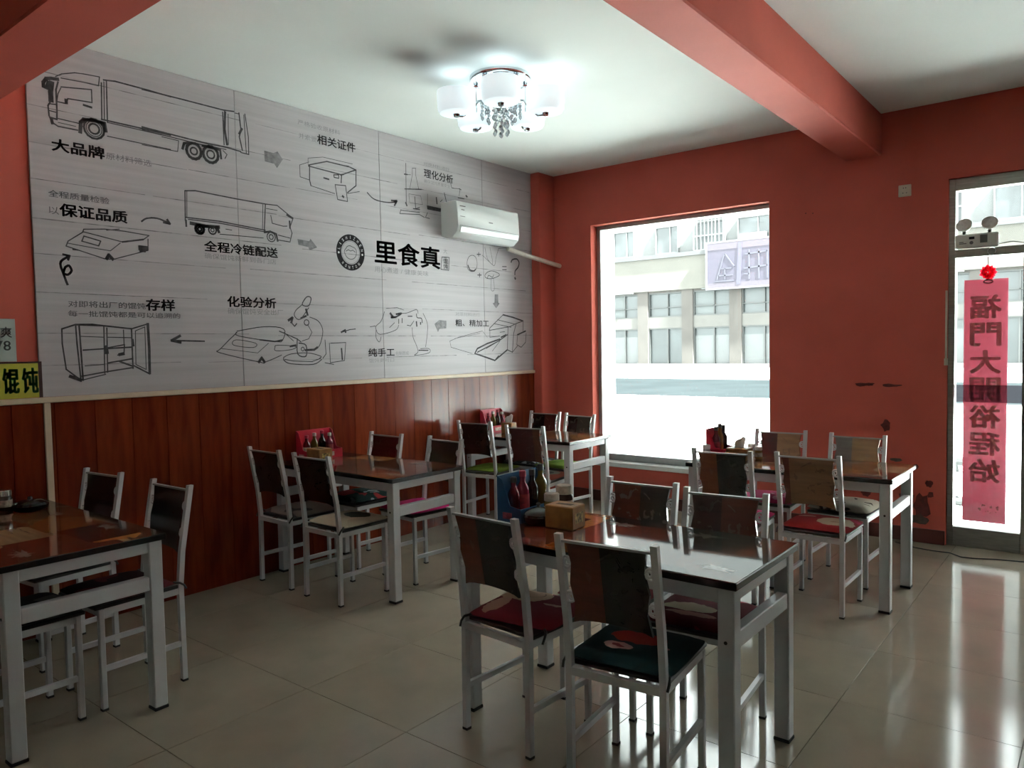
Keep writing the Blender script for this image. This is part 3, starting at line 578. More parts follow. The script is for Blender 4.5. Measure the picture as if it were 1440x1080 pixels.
('cabinet_sketch','open glass cabinet line drawing',[(9,0,[(-4.546,1.651),(-4.475,1.676),(-4.389,1.678),(-4.172,1.655)]),(8,0,[(-4.546,1.651),(-4.547,1.57),(-4.533,1.43),(-4.46,1.367)]),(8,0,[(-4.475,1.676),(-4.472,1.57),(-4.46,1.367)]),(9,0,[(-4.457,1.668),(-4.454,1.57),(-4.449,1.366)]),(7,0,[(-4.472,1.674),(-4.337,1.67),(-4.172,1.657)]),(8,0,[(-4.454,1.389),(-4.326,1.409),(-4.17,1.429)]),(6,0,[(-4.455,1.367),(-4.327,1.395)]),(7,0,[(-4.326,1.664),(-4.332,1.401)]),(7,0,[(-4.31,1.659),(-4.316,1.406)]),(9,0,[(-4.172,1.655),(-4.173,1.424)]),(5,0,[(-4.452,1.611),(-4.329,1.606)]),(6,0,[(-4.313,1.606),(-4.174,1.603)]),(8,0,[(-4.442,1.534),(-4.321,1.541)]),(9,0,[(-4.321,1.541),(-4.177,1.548)]),(5,0,[(-4.436,1.446),(-4.335,1.451)]),(9,0,[(-4.313,1.459),(-4.171,1.481)]),(7,0,[(-4.31,1.546),(-4.216,1.563),(-4.221,1.505),(-4.257,1.503)]),(18,0,[(-4.246,1.506),(-4.223,1.511)]),(6,0,[(-4.218,1.648),(-4.218,1.568)]),(10,0,[(-4.247,1.466),(-4.17,1.435)]),(8,0,[(-4.172,1.655),(-4.076,1.685)]),(16,0,[(-4.076,1.685),(-4.073,1.544),(-4.076,1.391)]),(9,0,[(-4.076,1.388),(-4.17,1.441)]),(5,0,[(-4.15,1.643),(-4.094,1.667),(-4.096,1.415),(-4.155,1.446),(-4.15,1.643)]),(18,0,[(-4.515,1.391),(-4.46,1.367)]),(22,0,[(-4.32,1.552),(-4.316,1.518)]),(14,0,[(-4.169,1.591),(-4.165,1.557)])]),
('thin_arrow','straight black arrow',[(10,0,[(-3.723,1.581),(-3.934,1.586)]),(16,0,[(-3.934,1.586),(-3.88,1.615)]),(16,0,[(-3.934,1.586),(-3.878,1.574)])]),
('microscope_sketch','weighing scale and microscope line drawing',[(6,0,[(-3.493,1.639),(-3.517,1.618),(-3.553,1.588),(-3.588,1.556),(-3.613,1.533),(-3.629,1.522),(-3.641,1.517),(-3.64,1.514),(-3.618,1.506),(-3.561,1.491),(-3.478,1.471),(-3.393,1.452),(-3.332,1.439),(-3.307,1.433),(-3.302,1.432),(-3.302,1.433),(-3.291,1.438),(-3.262,1.447),(-3.223,1.46),(-3.186,1.474),(-3.161,1.483)]),(6,0,[(-3.493,1.646),(-3.455,1.653),(-3.401,1.662),(-3.342,1.672),(-3.29,1.677),(-3.244,1.678),(-3.2,1.677),(-3.163,1.672),(-3.137,1.663),(-3.127,1.647),(-3.129,1.625),(-3.138,1.604),(-3.148,1.588),(-3.155,1.58),(-3.162,1.575),(-3.178,1.575),(-3.209,1.577),(-3.268,1.583),(-3.347,1.593),(-3.424,1.604),(-3.479,1.614),(-3.502,1.622),(-3.505,1.629),(-3.5,1.635),(-3.497,1.639)]),(10,0,[(-3.326,1.589),(-3.209,1.577),(-3.148,1.588)]),(4,0,[(-3.605,1.533),(-3.346,1.501),(-3.261,1.566)]),(5,0,[(-3.503,1.589),(-3.472,1.588),(-3.429,1.582),(-3.387,1.574),(-3.36,1.567),(-3.35,1.559),(-3.351,1.55),(-3.361,1.542),(-3.378,1.538),(-3.409,1.538),(-3.451,1.542),(-3.493,1.548),(-3.52,1.554),(-3.53,1.563),(-3.529,1.574),(-3.52,1.584),(-3.503,1.589)]),(18,0,[(-3.34,1.439),(-3.317,1.468),(-3.295,1.438)]),(8,0,[(-2.978,1.837),(-2.975,1.849),(-2.964,1.865),(-2.951,1.881),(-2.939,1.892),(-2.928,1.896),(-2.917,1.896),(-2.907,1.892),(-2.902,1.886),(-2.902,1.874),(-2.907,1.858),(-2.914,1.842),(-2.923,1.831),(-2.937,1.827),(-2.954,1.827),(-2.97,1.831),(-2.978,1.837)]),(6,0,[(-2.978,1.837),(-2.989,1.829),(-3.005,1.817),(-3.022,1.805),(-3.034,1.793),(-3.041,1.783),(-3.046,1.773),(-3.047,1.763),(-3.045,1.755),(-3.038,1.746),(-3.028,1.736),(-3.015,1.731),(-3.0,1.733),(-2.981,1.748),(-2.959,1.773),(-2.938,1.799),(-2.924,1.816)]),(18,0,[(-3.095,1.724),(-3.063,1.743),(-3.073,1.709)]),(8,0,[(-3.073,1.709),(-3.047,1.683),(-3.029,1.702)]),(7,0,[(-2.926,1.711),(-2.928,1.72),(-2.934,1.727),(-2.942,1.73),(-2.95,1.73),(-2.958,1.727),(-2.964,1.72),(-2.966,1.711),(-2.964,1.702),(-2.958,1.695),(-2.95,1.692),(-2.942,1.692),(-2.934,1.695),(-2.928,1.702),(-2.926,1.711)]),(16,0,[(-2.947,1.804),(-2.935,1.765)]),(14,0,[(-2.991,1.741),(-2.949,1.757)]),(6,0,[(-2.917,1.75),(-2.903,1.746),(-2.882,1.74),(-2.86,1.732),(-2.842,1.721),(-2.829,1.707),(-2.818,1.69),(-2.81,1.671),(-2.807,1.65),(-2.81,1.625),(-2.818,1.597),(-2.828,1.569),(-2.839,1.548),(-2.851,1.535),(-2.865,1.526),(-2.879,1.521),(-2.888,1.517)]),(16,0,[(-2.859,1.533),(-2.888,1.517),(-2.963,1.515)]),(5,0,[(-2.937,1.696),(-2.902,1.642),(-2.932,1.595),(-2.988,1.58)]),(7,0,[(-3.172,1.648),(-3.033,1.596),(-2.997,1.573)]),(5,0,[(-3.137,1.641),(-3.06,1.58)]),(6,0,[(-3.144,1.468),(-3.134,1.472),(-3.121,1.479),(-3.103,1.485),(-3.081,1.49),(-3.052,1.493),(-3.016,1.495),(-2.979,1.496),(-2.945,1.495),(-2.912,1.491),(-2.88,1.484),(-2.852,1.476),(-2.833,1.47),(-2.827,1.465),(-2.831,1.46),(-2.838,1.457),(-2.843,1.454)]),(7,0,[(-3.144,1.468),(-3.144,1.464),(-3.146,1.458),(-3.145,1.451),(-3.14,1.445),(-3.133,1.439),(-3.123,1.432),(-3.108,1.426),(-3.084,1.421),(-3.045,1.417),(-2.994,1.413),(-2.942,1.411),(-2.901,1.412),(-2.872,1.418),(-2.851,1.428),(-2.835,1.439),(-2.824,1.446)]),(6,0,[(-3.136,1.453),(-3.065,1.44),(-2.91,1.432),(-2.833,1.454)]),(8,0,[(-3.028,1.596),(-3.03,1.575),(-3.032,1.544),(-3.033,1.512),(-3.028,1.489),(-3.014,1.476),(-2.994,1.469),(-2.974,1.468),(-2.96,1.472),(-2.953,1.486),(-2.951,1.508),(-2.952,1.532),(-2.957,1.549),(-2.969,1.558),(-2.986,1.562),(-3.004,1.564),(-3.016,1.565)]),(6,0,[(-2.972,1.523),(-2.973,1.529),(-2.977,1.533),(-2.982,1.536),(-2.988,1.536),(-2.993,1.533),(-2.997,1.529),(-2.998,1.523),(-2.997,1.517),(-2.993,1.513),(-2.988,1.51),(-2.982,1.51),(-2.977,1.513),(-2.973,1.517),(-2.972,1.523)]),(5,0,[(-3.211,1.536),(-3.214,1.53),(-3.216,1.524),(-3.214,1.518),(-3.203,1.514),(-3.178,1.513),(-3.143,1.514),(-3.107,1.517),(-3.08,1.52),(-3.061,1.525),(-3.045,1.531),(-3.038,1.537),(-3.044,1.542),(-3.071,1.546),(-3.115,1.549),(-3.161,1.551),(-3.193,1.551),(-3.207,1.549),(-3.212,1.545),(-3.211,1.541),(-3.211,1.536)]),(14,0,[(-3.088,1.543),(-3.043,1.55)]),(6,0,[(-2.79,1.587),(-2.784,1.485),(-2.814,1.453)]),(6,0,[(-2.752,1.563),(-2.747,1.42)]),(6,0,[(-2.742,1.563),(-2.601,1.567),(-2.617,1.433),(-2.747,1.42)]),(14,0,[(-2.642,1.522),(-2.637,1.442)]),(6,0,[(-2.796,1.421),(-2.718,1.407)])]),
('thin_arrow','slim curved arrow',[(7,0,[(-2.505,1.669),(-2.557,1.664),(-2.619,1.648)]),(14,0,[(-2.639,1.644),(-2.603,1.66),(-2.599,1.644)])]),
('hands_sketch','pair of folding hands line drawing',[(5,0,[(-2.209,1.807),(-2.215,1.793),(-2.224,1.773),(-2.235,1.752),(-2.246,1.734),(-2.259,1.721),(-2.275,1.711),(-2.289,1.702),(-2.299,1.694),(-2.304,1.687),(-2.305,1.681),(-2.304,1.675),(-2.3,1.668),(-2.296,1.657),(-2.29,1.645),(-2.279,1.634),(-2.259,1.629),(-2.224,1.632),(-2.178,1.641),(-2.132,1.652),(-2.098,1.663),(-2.079,1.674),(-2.069,1.686),(-2.065,1.696),(-2.061,1.704)]),(5,0,[(-2.359,1.687),(-2.308,1.694)]),(5,0,[(-2.3,1.668),(-2.301,1.656),(-2.303,1.638),(-2.304,1.619),(-2.302,1.603),(-2.296,1.591),(-2.287,1.58),(-2.277,1.572),(-2.269,1.57),(-2.263,1.576),(-2.258,1.587),(-2.254,1.6),(-2.251,1.609)]),(4,0,[(-2.19,1.834),(-2.074,1.844),(-2.001,1.826)]),(5,0,[(-2.03,1.799),(-2.019,1.799),(-2.004,1.8),(-1.986,1.801),(-1.965,1.804),(-1.94,1.811),(-1.91,1.821),(-1.881,1.83),(-1.86,1.834),(-1.849,1.83),(-1.844,1.82),(-1.843,1.81),(-1.842,1.803)]),(18,0,[(-2.147,1.796),(-2.122,1.77)]),(14,0,[(-2.085,1.791),(-2.073,1.793),(-2.054,1.797),(-2.037,1.799),(-2.03,1.799),(-2.036,1.794),(-2.051,1.785),(-2.07,1.777),(-2.086,1.77),(-2.101,1.767),(-2.117,1.765),(-2.13,1.764),(-2.14,1.763)]),(5,0,[(-2.105,1.723),(-2.16,1.683)]),(8,0,[(-2.059,1.751),(-2.06,1.717)]),(8,0,[(-2.022,1.758),(-2.023,1.724)]),(8,0,[(-1.861,1.799),(-1.86,1.793),(-1.86,1.784),(-1.858,1.776),(-1.853,1.769),(-1.843,1.766),(-1.829,1.766),(-1.815,1.766),(-1.805,1.763),(-1.8,1.755),(-1.797,1.745),(-1.797,1.735),(-1.796,1.728)]),(14,0,[(-1.863,1.734),(-1.86,1.699)]),(12,0,[(-1.816,1.728),(-1.816,1.714)]),(6,0,[(-1.968,1.705),(-1.931,1.699),(-1.892,1.74)]),(5,0,[(-1.913,1.685),(-1.912,1.671),(-1.912,1.652),(-1.91,1.63),(-1.906,1.61),(-1.899,1.592),(-1.889,1.574),(-1.878,1.557),(-1.87,1.541),(-1.863,1.525),(-1.857,1.51),(-1.853,1.497),(-1.853,1.485),(-1.864,1.475),(-1.882,1.467),(-1.895,1.461),(-1.892,1.458),(-1.861,1.459),(-1.812,1.463),(-1.761,1.469),(-1.726,1.476),(-1.712,1.484),(-1.709,1.495),(-1.714,1.504),(-1.725,1.511),(-1.745,1.514),(-1.774,1.514),(-1.803,1.513),(-1.823,1.512)]),(5,0,[(-1.784,1.805),(-1.774,1.79),(-1.76,1.769),(-1.746,1.745),(-1.737,1.722),(-1.734,1.702),(-1.734,1.682),(-1.737,1.661),(-1.74,1.638),(-1.745,1.609),(-1.752,1.577),(-1.759,1.547),(-1.764,1.526)]),(8,0,[(-1.957,1.777),(-1.91,1.778)]),(10,0,[(-1.843,1.499),(-1.735,1.497)])]),
('logo_box','small upright box outline',[(6,0,[(-1.544,2.29),(-1.452,2.294),(-1.462,2.183),(-1.559,2.185),(-1.544,2.29)])]),
]
CAPTIONS = [
('大品牌',-4.553,2.612,0.27,0.066,0.045,0.0),
('原材料筛选',-4.273,2.617,0.259,0.039,0.0,1.0),
('全程质量检验',-4.582,2.362,0.316,0.037,0.01,1.0),
('以',-4.584,2.27,0.051,0.04,0.0,1.0),
('保证品质',-4.528,2.266,0.357,0.067,0.045,0.0),
('全程冷链配送',-3.699,2.149,0.533,0.067,0.035,0.0),
('确保馄饨新鲜到各门店',-3.7,2.103,0.52,0.035,0.0,2.0),
('严格验收原材料',-2.969,3.095,0.371,0.036,0.0,2.0),
('并索要',-2.964,3.001,0.151,0.039,0.0,2.0),
('相关证件',-2.805,2.995,0.348,0.068,0.025,0.0),
('对原材料进行',-1.737,3.032,0.309,0.029,0.0,2.0),
('理化分析',-1.735,2.933,0.351,0.071,0.02,0.0),
('确保馄饨质量安全',-1.737,2.888,0.317,0.03,0.0,2.0),
('里食真',-2.291,2.186,0.72,0.177,0.034,0.0),
('用心煮道',-2.299,2.112,0.249,0.048,0.0,2.0),
('/ 健康美味',-2.024,2.114,0.314,0.044,0.0,2.0),
('大',-1.525,2.322,0.049,0.042,0.0,2.0),
('馄',-1.53,2.238,0.062,0.042,0.02,1.0),
('饨',-1.531,2.192,0.061,0.04,0.02,1.0),
('对原材料进行',-1.389,1.794,0.324,0.033,0.0,2.0),
('粗、精加工',-1.392,1.704,0.451,0.059,0.015,0.0),
('纯手工',-2.384,1.457,0.27,0.063,0.025,0.0),
('包制而成',-2.101,1.462,0.143,0.033,0.0,2.0),
('馄饨更可口',-2.381,1.411,0.261,0.032,0.0,2.0),
('化验分析',-3.553,1.804,0.361,0.069,0.04,0.0),
('确保馄饨安全出厂',-3.555,1.757,0.418,0.04,0.0,2.0),
('对即将出厂的馄饨',-4.508,1.772,0.424,0.036,0.01,1.0),
('存样',-4.081,1.766,0.174,0.067,0.045,0.0),
('每一批馄饨都是可以追溯的',-4.511,1.72,0.637,0.033,0.01,1.0),
]
LOGO = (-2.530, 2.242, 0.135)

# ---------------------------------------------------------------- printed mural on the left wall
mural = thing('wall_mural', 'big pale printed mural of trucks, hands and machines above the wainscot', 'mural', (0.0, MY0, ZB))
def ylocal(p):
    return (p[0] - MY0, p[1] - ZB)
edges = [MY0, -3.455, -2.224, -1.0, MY1]
for a, b in zip(edges[:-1], edges[1:]):
    MB().box((0.0, a - MY0 + 0.0022, 0.001), (0.010, b - MY0 - 0.0022, H - ZB - 0.002)).build('mural_panel', M_MURAL, mural, bevel=0.0008)
MB().box((0.0, 0.0, 0.001), (0.006, MY1 - MY0, H - ZB - 0.002)).build('mural_backing', mat('grey_panel_joint', (0.24, 0.23, 0.235), 0.8), mural)
# printed plank lines across the pale wood
pl = MB()
rr = random.Random(3)
for z in [0.17, 0.34, 0.56, 0.77, 0.95, 1.16, 1.36, 1.55, 1.74]:
    y = 0.0
    while y < MY1 - MY0 - 0.1:
        ln = 0.5 + rr.random() * 1.2
        y1 = min(y + ln, MY1 - MY0 - 0.02)
        dz = (rr.random() - 0.5) * 0.012
        t = 0.0012 + rr.random() * 0.0018
        pl.add([(0.01012, y, z + dz - t), (0.01012, y1, z + dz - t), (0.01012, y1, z + dz + t), (0.01012, y, z + dz + t)], [(0, 1, 2, 3)])
        y = y1 + rr.random() * 0.3
o = pl.build('wood_grain_print', mat('mural_plank_line', (0.36, 0.34, 0.35), 0.6, 0.3, 12), mural)

def ribbon(mb, pts, w, x):
    pts = [Vector((x, p[0], p[1])) for p in pts]
    for p, q in zip(pts[:-1], pts[1:]):
        d = q - p
        if d.length < 1e-4:
            continue
        d.normalize()
        n = Vector((0, -d.z, d.y)) * w / 2
        e = d * w * 0.35
        mb.add([p - n - e, q - n + e, q + n + e, p + n - e], [(0, 1, 2, 3)])
for name, lab, strokes in SKETCHES:
    mb = MB()
    arrow = name == 'block_arrow'
    for w, fill, pts in strokes:
        loc = [ylocal(p) for p in pts]
        if fill:
            mb.add([(0.0106, a, b) for a, b in loc], [tuple(range(len(loc)))])
            ribbon(mb, loc + [loc[0]], 0.006, 0.0108)
        else:
            ribbon(mb, loc, w / 1000.0, 0.0106)
    part(mb.build(name, M_INK[4] if arrow else M_INK[3], mural), lab)

def text_mesh(s, width, height, bold=0.0, spacing=1.0):
    """flat lettering, scaled to width x height, lower left corner at the origin"""
    cu = bpy.data.curves.new('lettering', 'FONT')
    cu.body = s
    cu.size = 1.0
    cu.resolution_u = 3
    cu.space_character = spacing
    ob = bpy.data.objects.new('lettering', cu)
    COL.objects.link(ob)
    dg = bpy.context.evaluated_depsgraph_get()
    me = bpy.data.meshes.new_from_object(ob.evaluated_get(dg))
    bpy.data.objects.remove(ob)
    vs = [v.co.copy() for v in me.vertices]
    fs = [tuple(p.vertices) for p in me.polygons]
    bpy.data.meshes.remove(me)
    if not vs:
        return [(0, 0)], []
    x0, x1 = min(v.x for v in vs), max(v.x for v in vs)
    y0, y1 = min(v.y for v in vs), max(v.y for v in vs)
    sx, sy = width / max(x1 - x0, 1e-4), height / max(y1 - y0, 1e-4)
    out, of = [], []
    k = bold * height
    shifts = [(0, 0)] if bold == 0 else [(0, 0), (k, 0), (-k, 0), (0, k * 0.7), (0, -k * 0.7), (k * .7, k * .5), (-k * .7, -k * .5), (k * .7, -k * .5), (-k * .7, k * .5)]
    for ax, ay in shifts:
        o = len(out)
        out += [((v.x - x0) * sx + ax, (v.y - y0) * sy + ay) for v in vs]
        of += [tuple(i + o for i in f) for f in fs]
    return out, of

for s, y0, z0, w, h, bold, tone in CAPTIONS:
    vs, fs = text_mesh(s, w, h, bold)
    if fs:
        yl, zl = ylocal((y0, z0))
        MB().add([(0.0107, yl + a, zl + b) for a, b in vs], fs).build('lettering', M_INK[int(tone)], mural)

# round emblem: black ring with white lettering, outline of a bun inside
ly, lz = ylocal(LOGO[:2])
R = LOGO[2]
def disc_ring(r0, r1, n=48, x=0.0107):
    vs = [(x, ly + r * math.cos(2 * PI * i / n), lz + r * math.sin(2 * PI * i / n)) for r in (r0, r1) for i in range(n)]
    return vs, [(i, (i + 1) % n, n + (i + 1) % n, n + i) for i in range(n)]
MB().add(*disc_ring(R * 0.66, R)).build('emblem_ring', M_INK[0], mural)
MB().add(*disc_ring(R * 0.60, R * 0.625)).build('emblem_line', M_INK[1], mural)
M_PWHITE = mat('mural_white_print', (0.62, 0.60, 0.60), 0.5, 0.03)
def arc_text(word, r, a0, a1, flip):
    n = len(word)
    mb = MB()
    for i, ch in enumerate(word):
        a = a0 + (a1 - a0) * i / (n - 1)
        vs, fs = text_mesh(ch, R * 0.105 if ch != 'I' else R * 0.03, R * 0.165, 0.0)
        cw = max(v[0] for v in vs)
        rot = a - PI / 2 if not flip else a + PI / 2
        cx, cy = r * math.cos(a), r * math.sin(a)
        pts = []
        for px, py in vs:
            px -= cw / 2
            py -= R * 0.082
            pts.append((0.0110, ly + cx + px * math.cos(rot) - py * math.sin(rot), lz + cy + px * math.sin(rot) + py * math.cos(rot)))
        mb.add(pts, fs)
    return mb
arc_text('LISHIZHEN', R * 0.83, PI * 0.93, PI * 0.07, False).build('emblem_lettering', M_PWHITE, mural)
arc_text('WONTON', R * 0.83, PI * 1.26, PI * 1.74, True).build('emblem_lettering', M_PWHITE, mural)
mb = MB()
for sgn in (-1, 1):
    mb.add([(0.011, ly + sgn * R * 0.83 + R * 0.06 * math.cos(2 * PI * i / 10), lz - R * 0.06 + R * 0.06 * math.sin(2 * PI * i / 10)) for i in range(10)], [tuple(range(10))])
mb.build('emblem_dot', M_PWHITE, mural)
mb = MB()
bun = []
for i in range(33):
    a = 2 * PI * i / 32
    rad = R * (0.40 + (0.05 * abs(math.sin(a * 2.5)) if math.sin(a) > 0 else 0.0))
    bun.append((ly + rad * math.cos(a), lz - R * 0.02 + rad * 0.88 * math.sin(a)))
ribbon(mb, bun, 0.005, 0.0107)
ribbon(mb, [(ly - R * 0.33, lz + R * 0.05), (ly - R * 0.15, lz + R * 0.14), (ly, lz + R * 0.08), (ly + R * 0.15, lz + R * 0.14), (ly + R * 0.33, lz + R * 0.05)], 0.005, 0.0107)
part(mb.build('bun_sketch', M_INK[3], mural), 'round bun outline inside the emblem')

# ---------------------------------------------------------------- yellow sign and pale sheet at the left edge
ys = thing('wall_sign', 'yellow sign with green characters resting on the ledge', 'sign', (0.0, -5.22, ZB + 0.002))
MB().box((0.0, 0.0, 0.0), (0.012, 0.549, 0.183)).build('sign_board', mat('yellow_sign_board', (0.42, 0.40, 0.035), 0.45, 0.05, 5), ys, bevel=0.001)
MB().box((0.0, 0.549, -0.001), (0.013, 0.566, 0.186)).box((0.0, -0.012, 0.183), (0.013, 0.566, 0.192)).build('sign_frame', mat('dark_sign_frame', (0.06, 0.02, 0.015), 0.6), ys)
M_GREEN = mat('green_sign_ink', (0.03, 0.16, 0.045), 0.5, 0.1)
for s, y0 in (('馄', 0.382), ('饨', 0.472), ('鲜', 0.292)):
    vs, fs = text_mesh(s, 0.072, 0.130, 0.03)
    MB().add([(0.0125, y0 + a, 0.027 + b) for a, b in vs], fs).build('lettering', M_GREEN, ys)
sh = thing('paper_notice', 'pale paper notice pinned on red wall above the yellow sign', 'notice', (0.0, -5.05, 1.479))
MB().box((0.0, 0.0, 0.0), (0.004, 0.283, 0.222)).build('sheet', mat('pale_green_paper', (0.42, 0.46, 0.43), 0.7, 0.03, 6), sh)
for s, y0, z0, w, h in (('爽', 0.215, 0.125, 0.050, 0.055), ('78', 0.190, 0.058, 0.068, 0.050)):
    vs, fs = text_mesh(s, w, h, 0.02)
    MB().add([(0.0045, y0 + a, z0 + b) for a, b in vs], fs).build('lettering', M_INK[1], sh)

# ---------------------------------------------------------------- split air conditioner
ac = thing('air_conditioner', 'white wall-mounted air conditioner on the mural', 'air conditioner', (0.0105, -1.545, 2.445))
ln = 0.83
prof = [(0.0, 0.02), (0.0, 0.30), (0.16, 0.305), (0.185, 0.295), (0.195, 0.20), (0.200, 0.09), (0.185, 0.045), (0.13, 0.0), (0.05, 0.0)]
vs = [(x, yy, z) for yy in (0, ln) for x, z in prof]
n = len(prof)
MB().add(vs, [tuple(range(n - 1, -1, -1)), tuple(range(n, 2 * n))] + [(i, (i + 1) % n, n + (i + 1) % n, n + i) for i in range(n)]).build('casing', mat('air_conditioner_white', (0.74, 0.77, 0.76), 0.3, 0.02, 3), ac, bevel=0.004, smooth=True)
MB().hexa([(0.188, 0.03, 0.040), (0.194, 0.03, 0.046), (0.194, ln - 0.03, 0.046), (0.188, ln - 0.03, 0.040)], [(0.203, 0.03, 0.088), (0.206, 0.03, 0.086), (0.206, ln - 0.03, 0.086), (0.203, ln - 0.03, 0.088)]).build('louvre', mat('air_conditioner_louvre', (0.50, 0.53, 0.52), 0.35), ac)
MB().box((0.198, 0.02, 0.095), (0.2035, ln - 0.02, 0.098)).build('seam', M_INK[2], ac)
MB().box((0.1925, 0.03, 0.255), (0.1935, 0.10, 0.262)).box((0.1945, 0.045, 0.225), (0.1955, 0.085, 0.231)).box((0.1965, 0.03, 0.17), (0.1975, 0.09, 0.174)).build('energy_label', M_INK[1], ac)
MB().box((0.1975, 0.40, 0.155), (0.1995, 0.45, 0.163)).build('maker_badge', M_INK[2], ac)
pipe = tag(MB().tube([(0.09, -0.74, 2.425), (0.10, -0.66, 2.41), (0.125, -0.45, 2.375), (0.150, -0.25, 2.345), (0.158, -0.10, 2.325), (0.160, 0.0, 2.315)], 0.021, 10).build('pipe_sleeve', mat('cream_pipe_wrap', (0.62, 0.58, 0.50), 0.6, 0.05, 20, stretch=(1, 4, 1)), smooth=True), 'cream wrapped pipe running from the air conditioner into the red wall', 'pipe')

# ---------------------------------------------------------------- ceiling lamp: five glass drums round a chrome plate with crystals
lamp = thing('ceiling_lamp', 'lit chrome ceiling lamp with five white glass drums and crystals', 'ceiling lamp', (1.45, -2.48, H))
MB().lathe([(0.19, -0.028), (0.195, -0.02), (0.195, 0.0)], 40).build('ceiling_plate', M_CHROME, lamp, smooth=True)
M_SHADE = mat('lit_white_glass', (0.85, 0.9, 0.92), 0.25, 0.02, 4, emit=((0.80, 0.95, 1.0), LAMP))
a0 = math.atan2(-6.24 + 2.48, 4.5 - 1.45)
shade_mesh = MB().lathe([(0.0, -0.062), (0.085, -0.064), (0.104, -0.058), (0.115, -0.040), (0.119, 0.0), (0.119, 0.075), (0.112, 0.078), (0.108, 0.072), (0.105, -0.03), (0.095, -0.05), (0.0, -0.052)], 28).mesh('shade', M_SHADE, smooth=True)
bulb_mesh = MB().lathe([(0.0, -0.03), (0.02, -0.022), (0.03, 0.0), (0.022, 0.022), (0.0, 0.03)], 14).mesh('bulb', mat('lit_bulb', (0.9, 0.9, 0.9), 0.5, emit=((0.85, 0.96, 1.0), BULB)), smooth=True)
arm_mesh = MB().tube([(0.03, 0, -0.19), (0.09, 0, -0.150), (0.15, 0, -0.160), (0.19, 0, -0.215), (0.24, 0, -0.262), (0.29, 0, -0.262)], 0.007).cyl((0.29, 0, -0.268), (0.29, 0, -0.253), 0.018, 0.022, 16).mesh('arm', M_CHROME, smooth=True)
for i in range(5):
    a = a0 + 2 * PI * i / 5
    link('arm', arm_mesh, lamp, rot=(0, 0, a))
    link('shade', shade_mesh, lamp, loc=(0.29 * math.cos(a), 0.29 * math.sin(a), -0.190))
    link('bulb', bulb_mesh, lamp, loc=(0.29 * math.cos(a), 0.29 * math.sin(a), -0.185))
MB().cyl((0, 0, -0.03), (0, 0, -0.19), 0.014, n=12).lathe([(0.03, -0.215), (0.05, -0.20), (0.05, -0.19), (0.02, -0.18)], 20).build('stem', M_CHROME, lamp, smooth=True)
rods = MB()
for i in range(5):
    a = a0 + 2 * PI * (i + 0.5) / 5
    rods.cyl((0.165 * math.cos(a), 0.165 * math.sin(a), -0.03), (0.165 * math.cos(a), 0.165 * math.sin(a), -0.20), 0.004, n=8)
    rods.lathe([(0, -0.05), (0.014, -0.045), (0.016, -0.035), (0.010, -0.025)], 12, T(0.165 * math.cos(a), 0.165 * math.sin(a), 0))
rods.build('hanging_rods', M_CHROME, lamp, smooth=True)
M_CRYS = mat('lamp_crystal', (0.80, 0.84, 0.86), 0.05, 0.05, 30, trans=0.7)
cm = MB().lathe([(0.0, -0.036), (0.011, -0.022), (0.012, -0.012), (0.005, 0.0), (0.0, 0.002)], 7).mesh('crystal', M_CRYS)
ball = MB().lathe([(0.0, -0.011), (0.008, -0.008), (0.011, 0.0), (0.008, 0.008), (0.0, 0.011)], 8).mesh('crystal', M_CRYS)
for ring, (r, n, z) in enumerate([(0.0, 1, -0.30), (0.045, 6, -0.285), (0.085, 9, -0.255), (0.125, 12, -0.225)]):
    for i in range(n):
        a = 2 * PI * i / n + ring * 0.3
        x, yy = r * math.cos(a), r * math.sin(a)
        link('crystal', ball, lamp, (x, yy, z + 0.030))
        link('crystal', cm, lamp, (x, yy, z))
        if ring < 2:
            link('crystal', cm, lamp, (x, yy, z - 0.045))
        link('crystal', ball, lamp, (x, yy, z + 0.055))
MB().lathe([(0.128, -0.172), (0.132, -0.166), (0.128, -0.160), (0.10, -0.166)], 32).cyl((-0.13, 0, -0.166), (0.13, 0, -0.166), 0.004).cyl((0, -0.13, -0.166), (0, 0.13, -0.166), 0.004).build('crystal_tray', M_CHROME, lamp, smooth=True)

# ---------------------------------------------------------------- socket, emergency light, door paper, flower, cable
sk = thing('wall_socket', 'small cream socket plate high on the red wall', 'socket', (3.277, 0.0, 2.613))
MB().box((-0.043, -0.010, -0.043), (0.043, 0.0, 0.043)).build('plate', mat('cream_socket_plastic', (0.60, 0.55, 0.44), 0.4), sk, bevel=0.004)
MB().box((-0.012, -0.0112, 0.015), (-0.006, -0.009, 0.024)).box((0.004, -0.0112, 0.015), (0.010, -0.009, 0.024)).box((-0.016, -0.0112, -0.020), (-0.008, -0.009, -0.014)).box((0.008, -0.0112, -0.020), (0.016, -0.009, -0.014)).build('slots', M_INK[1], sk)

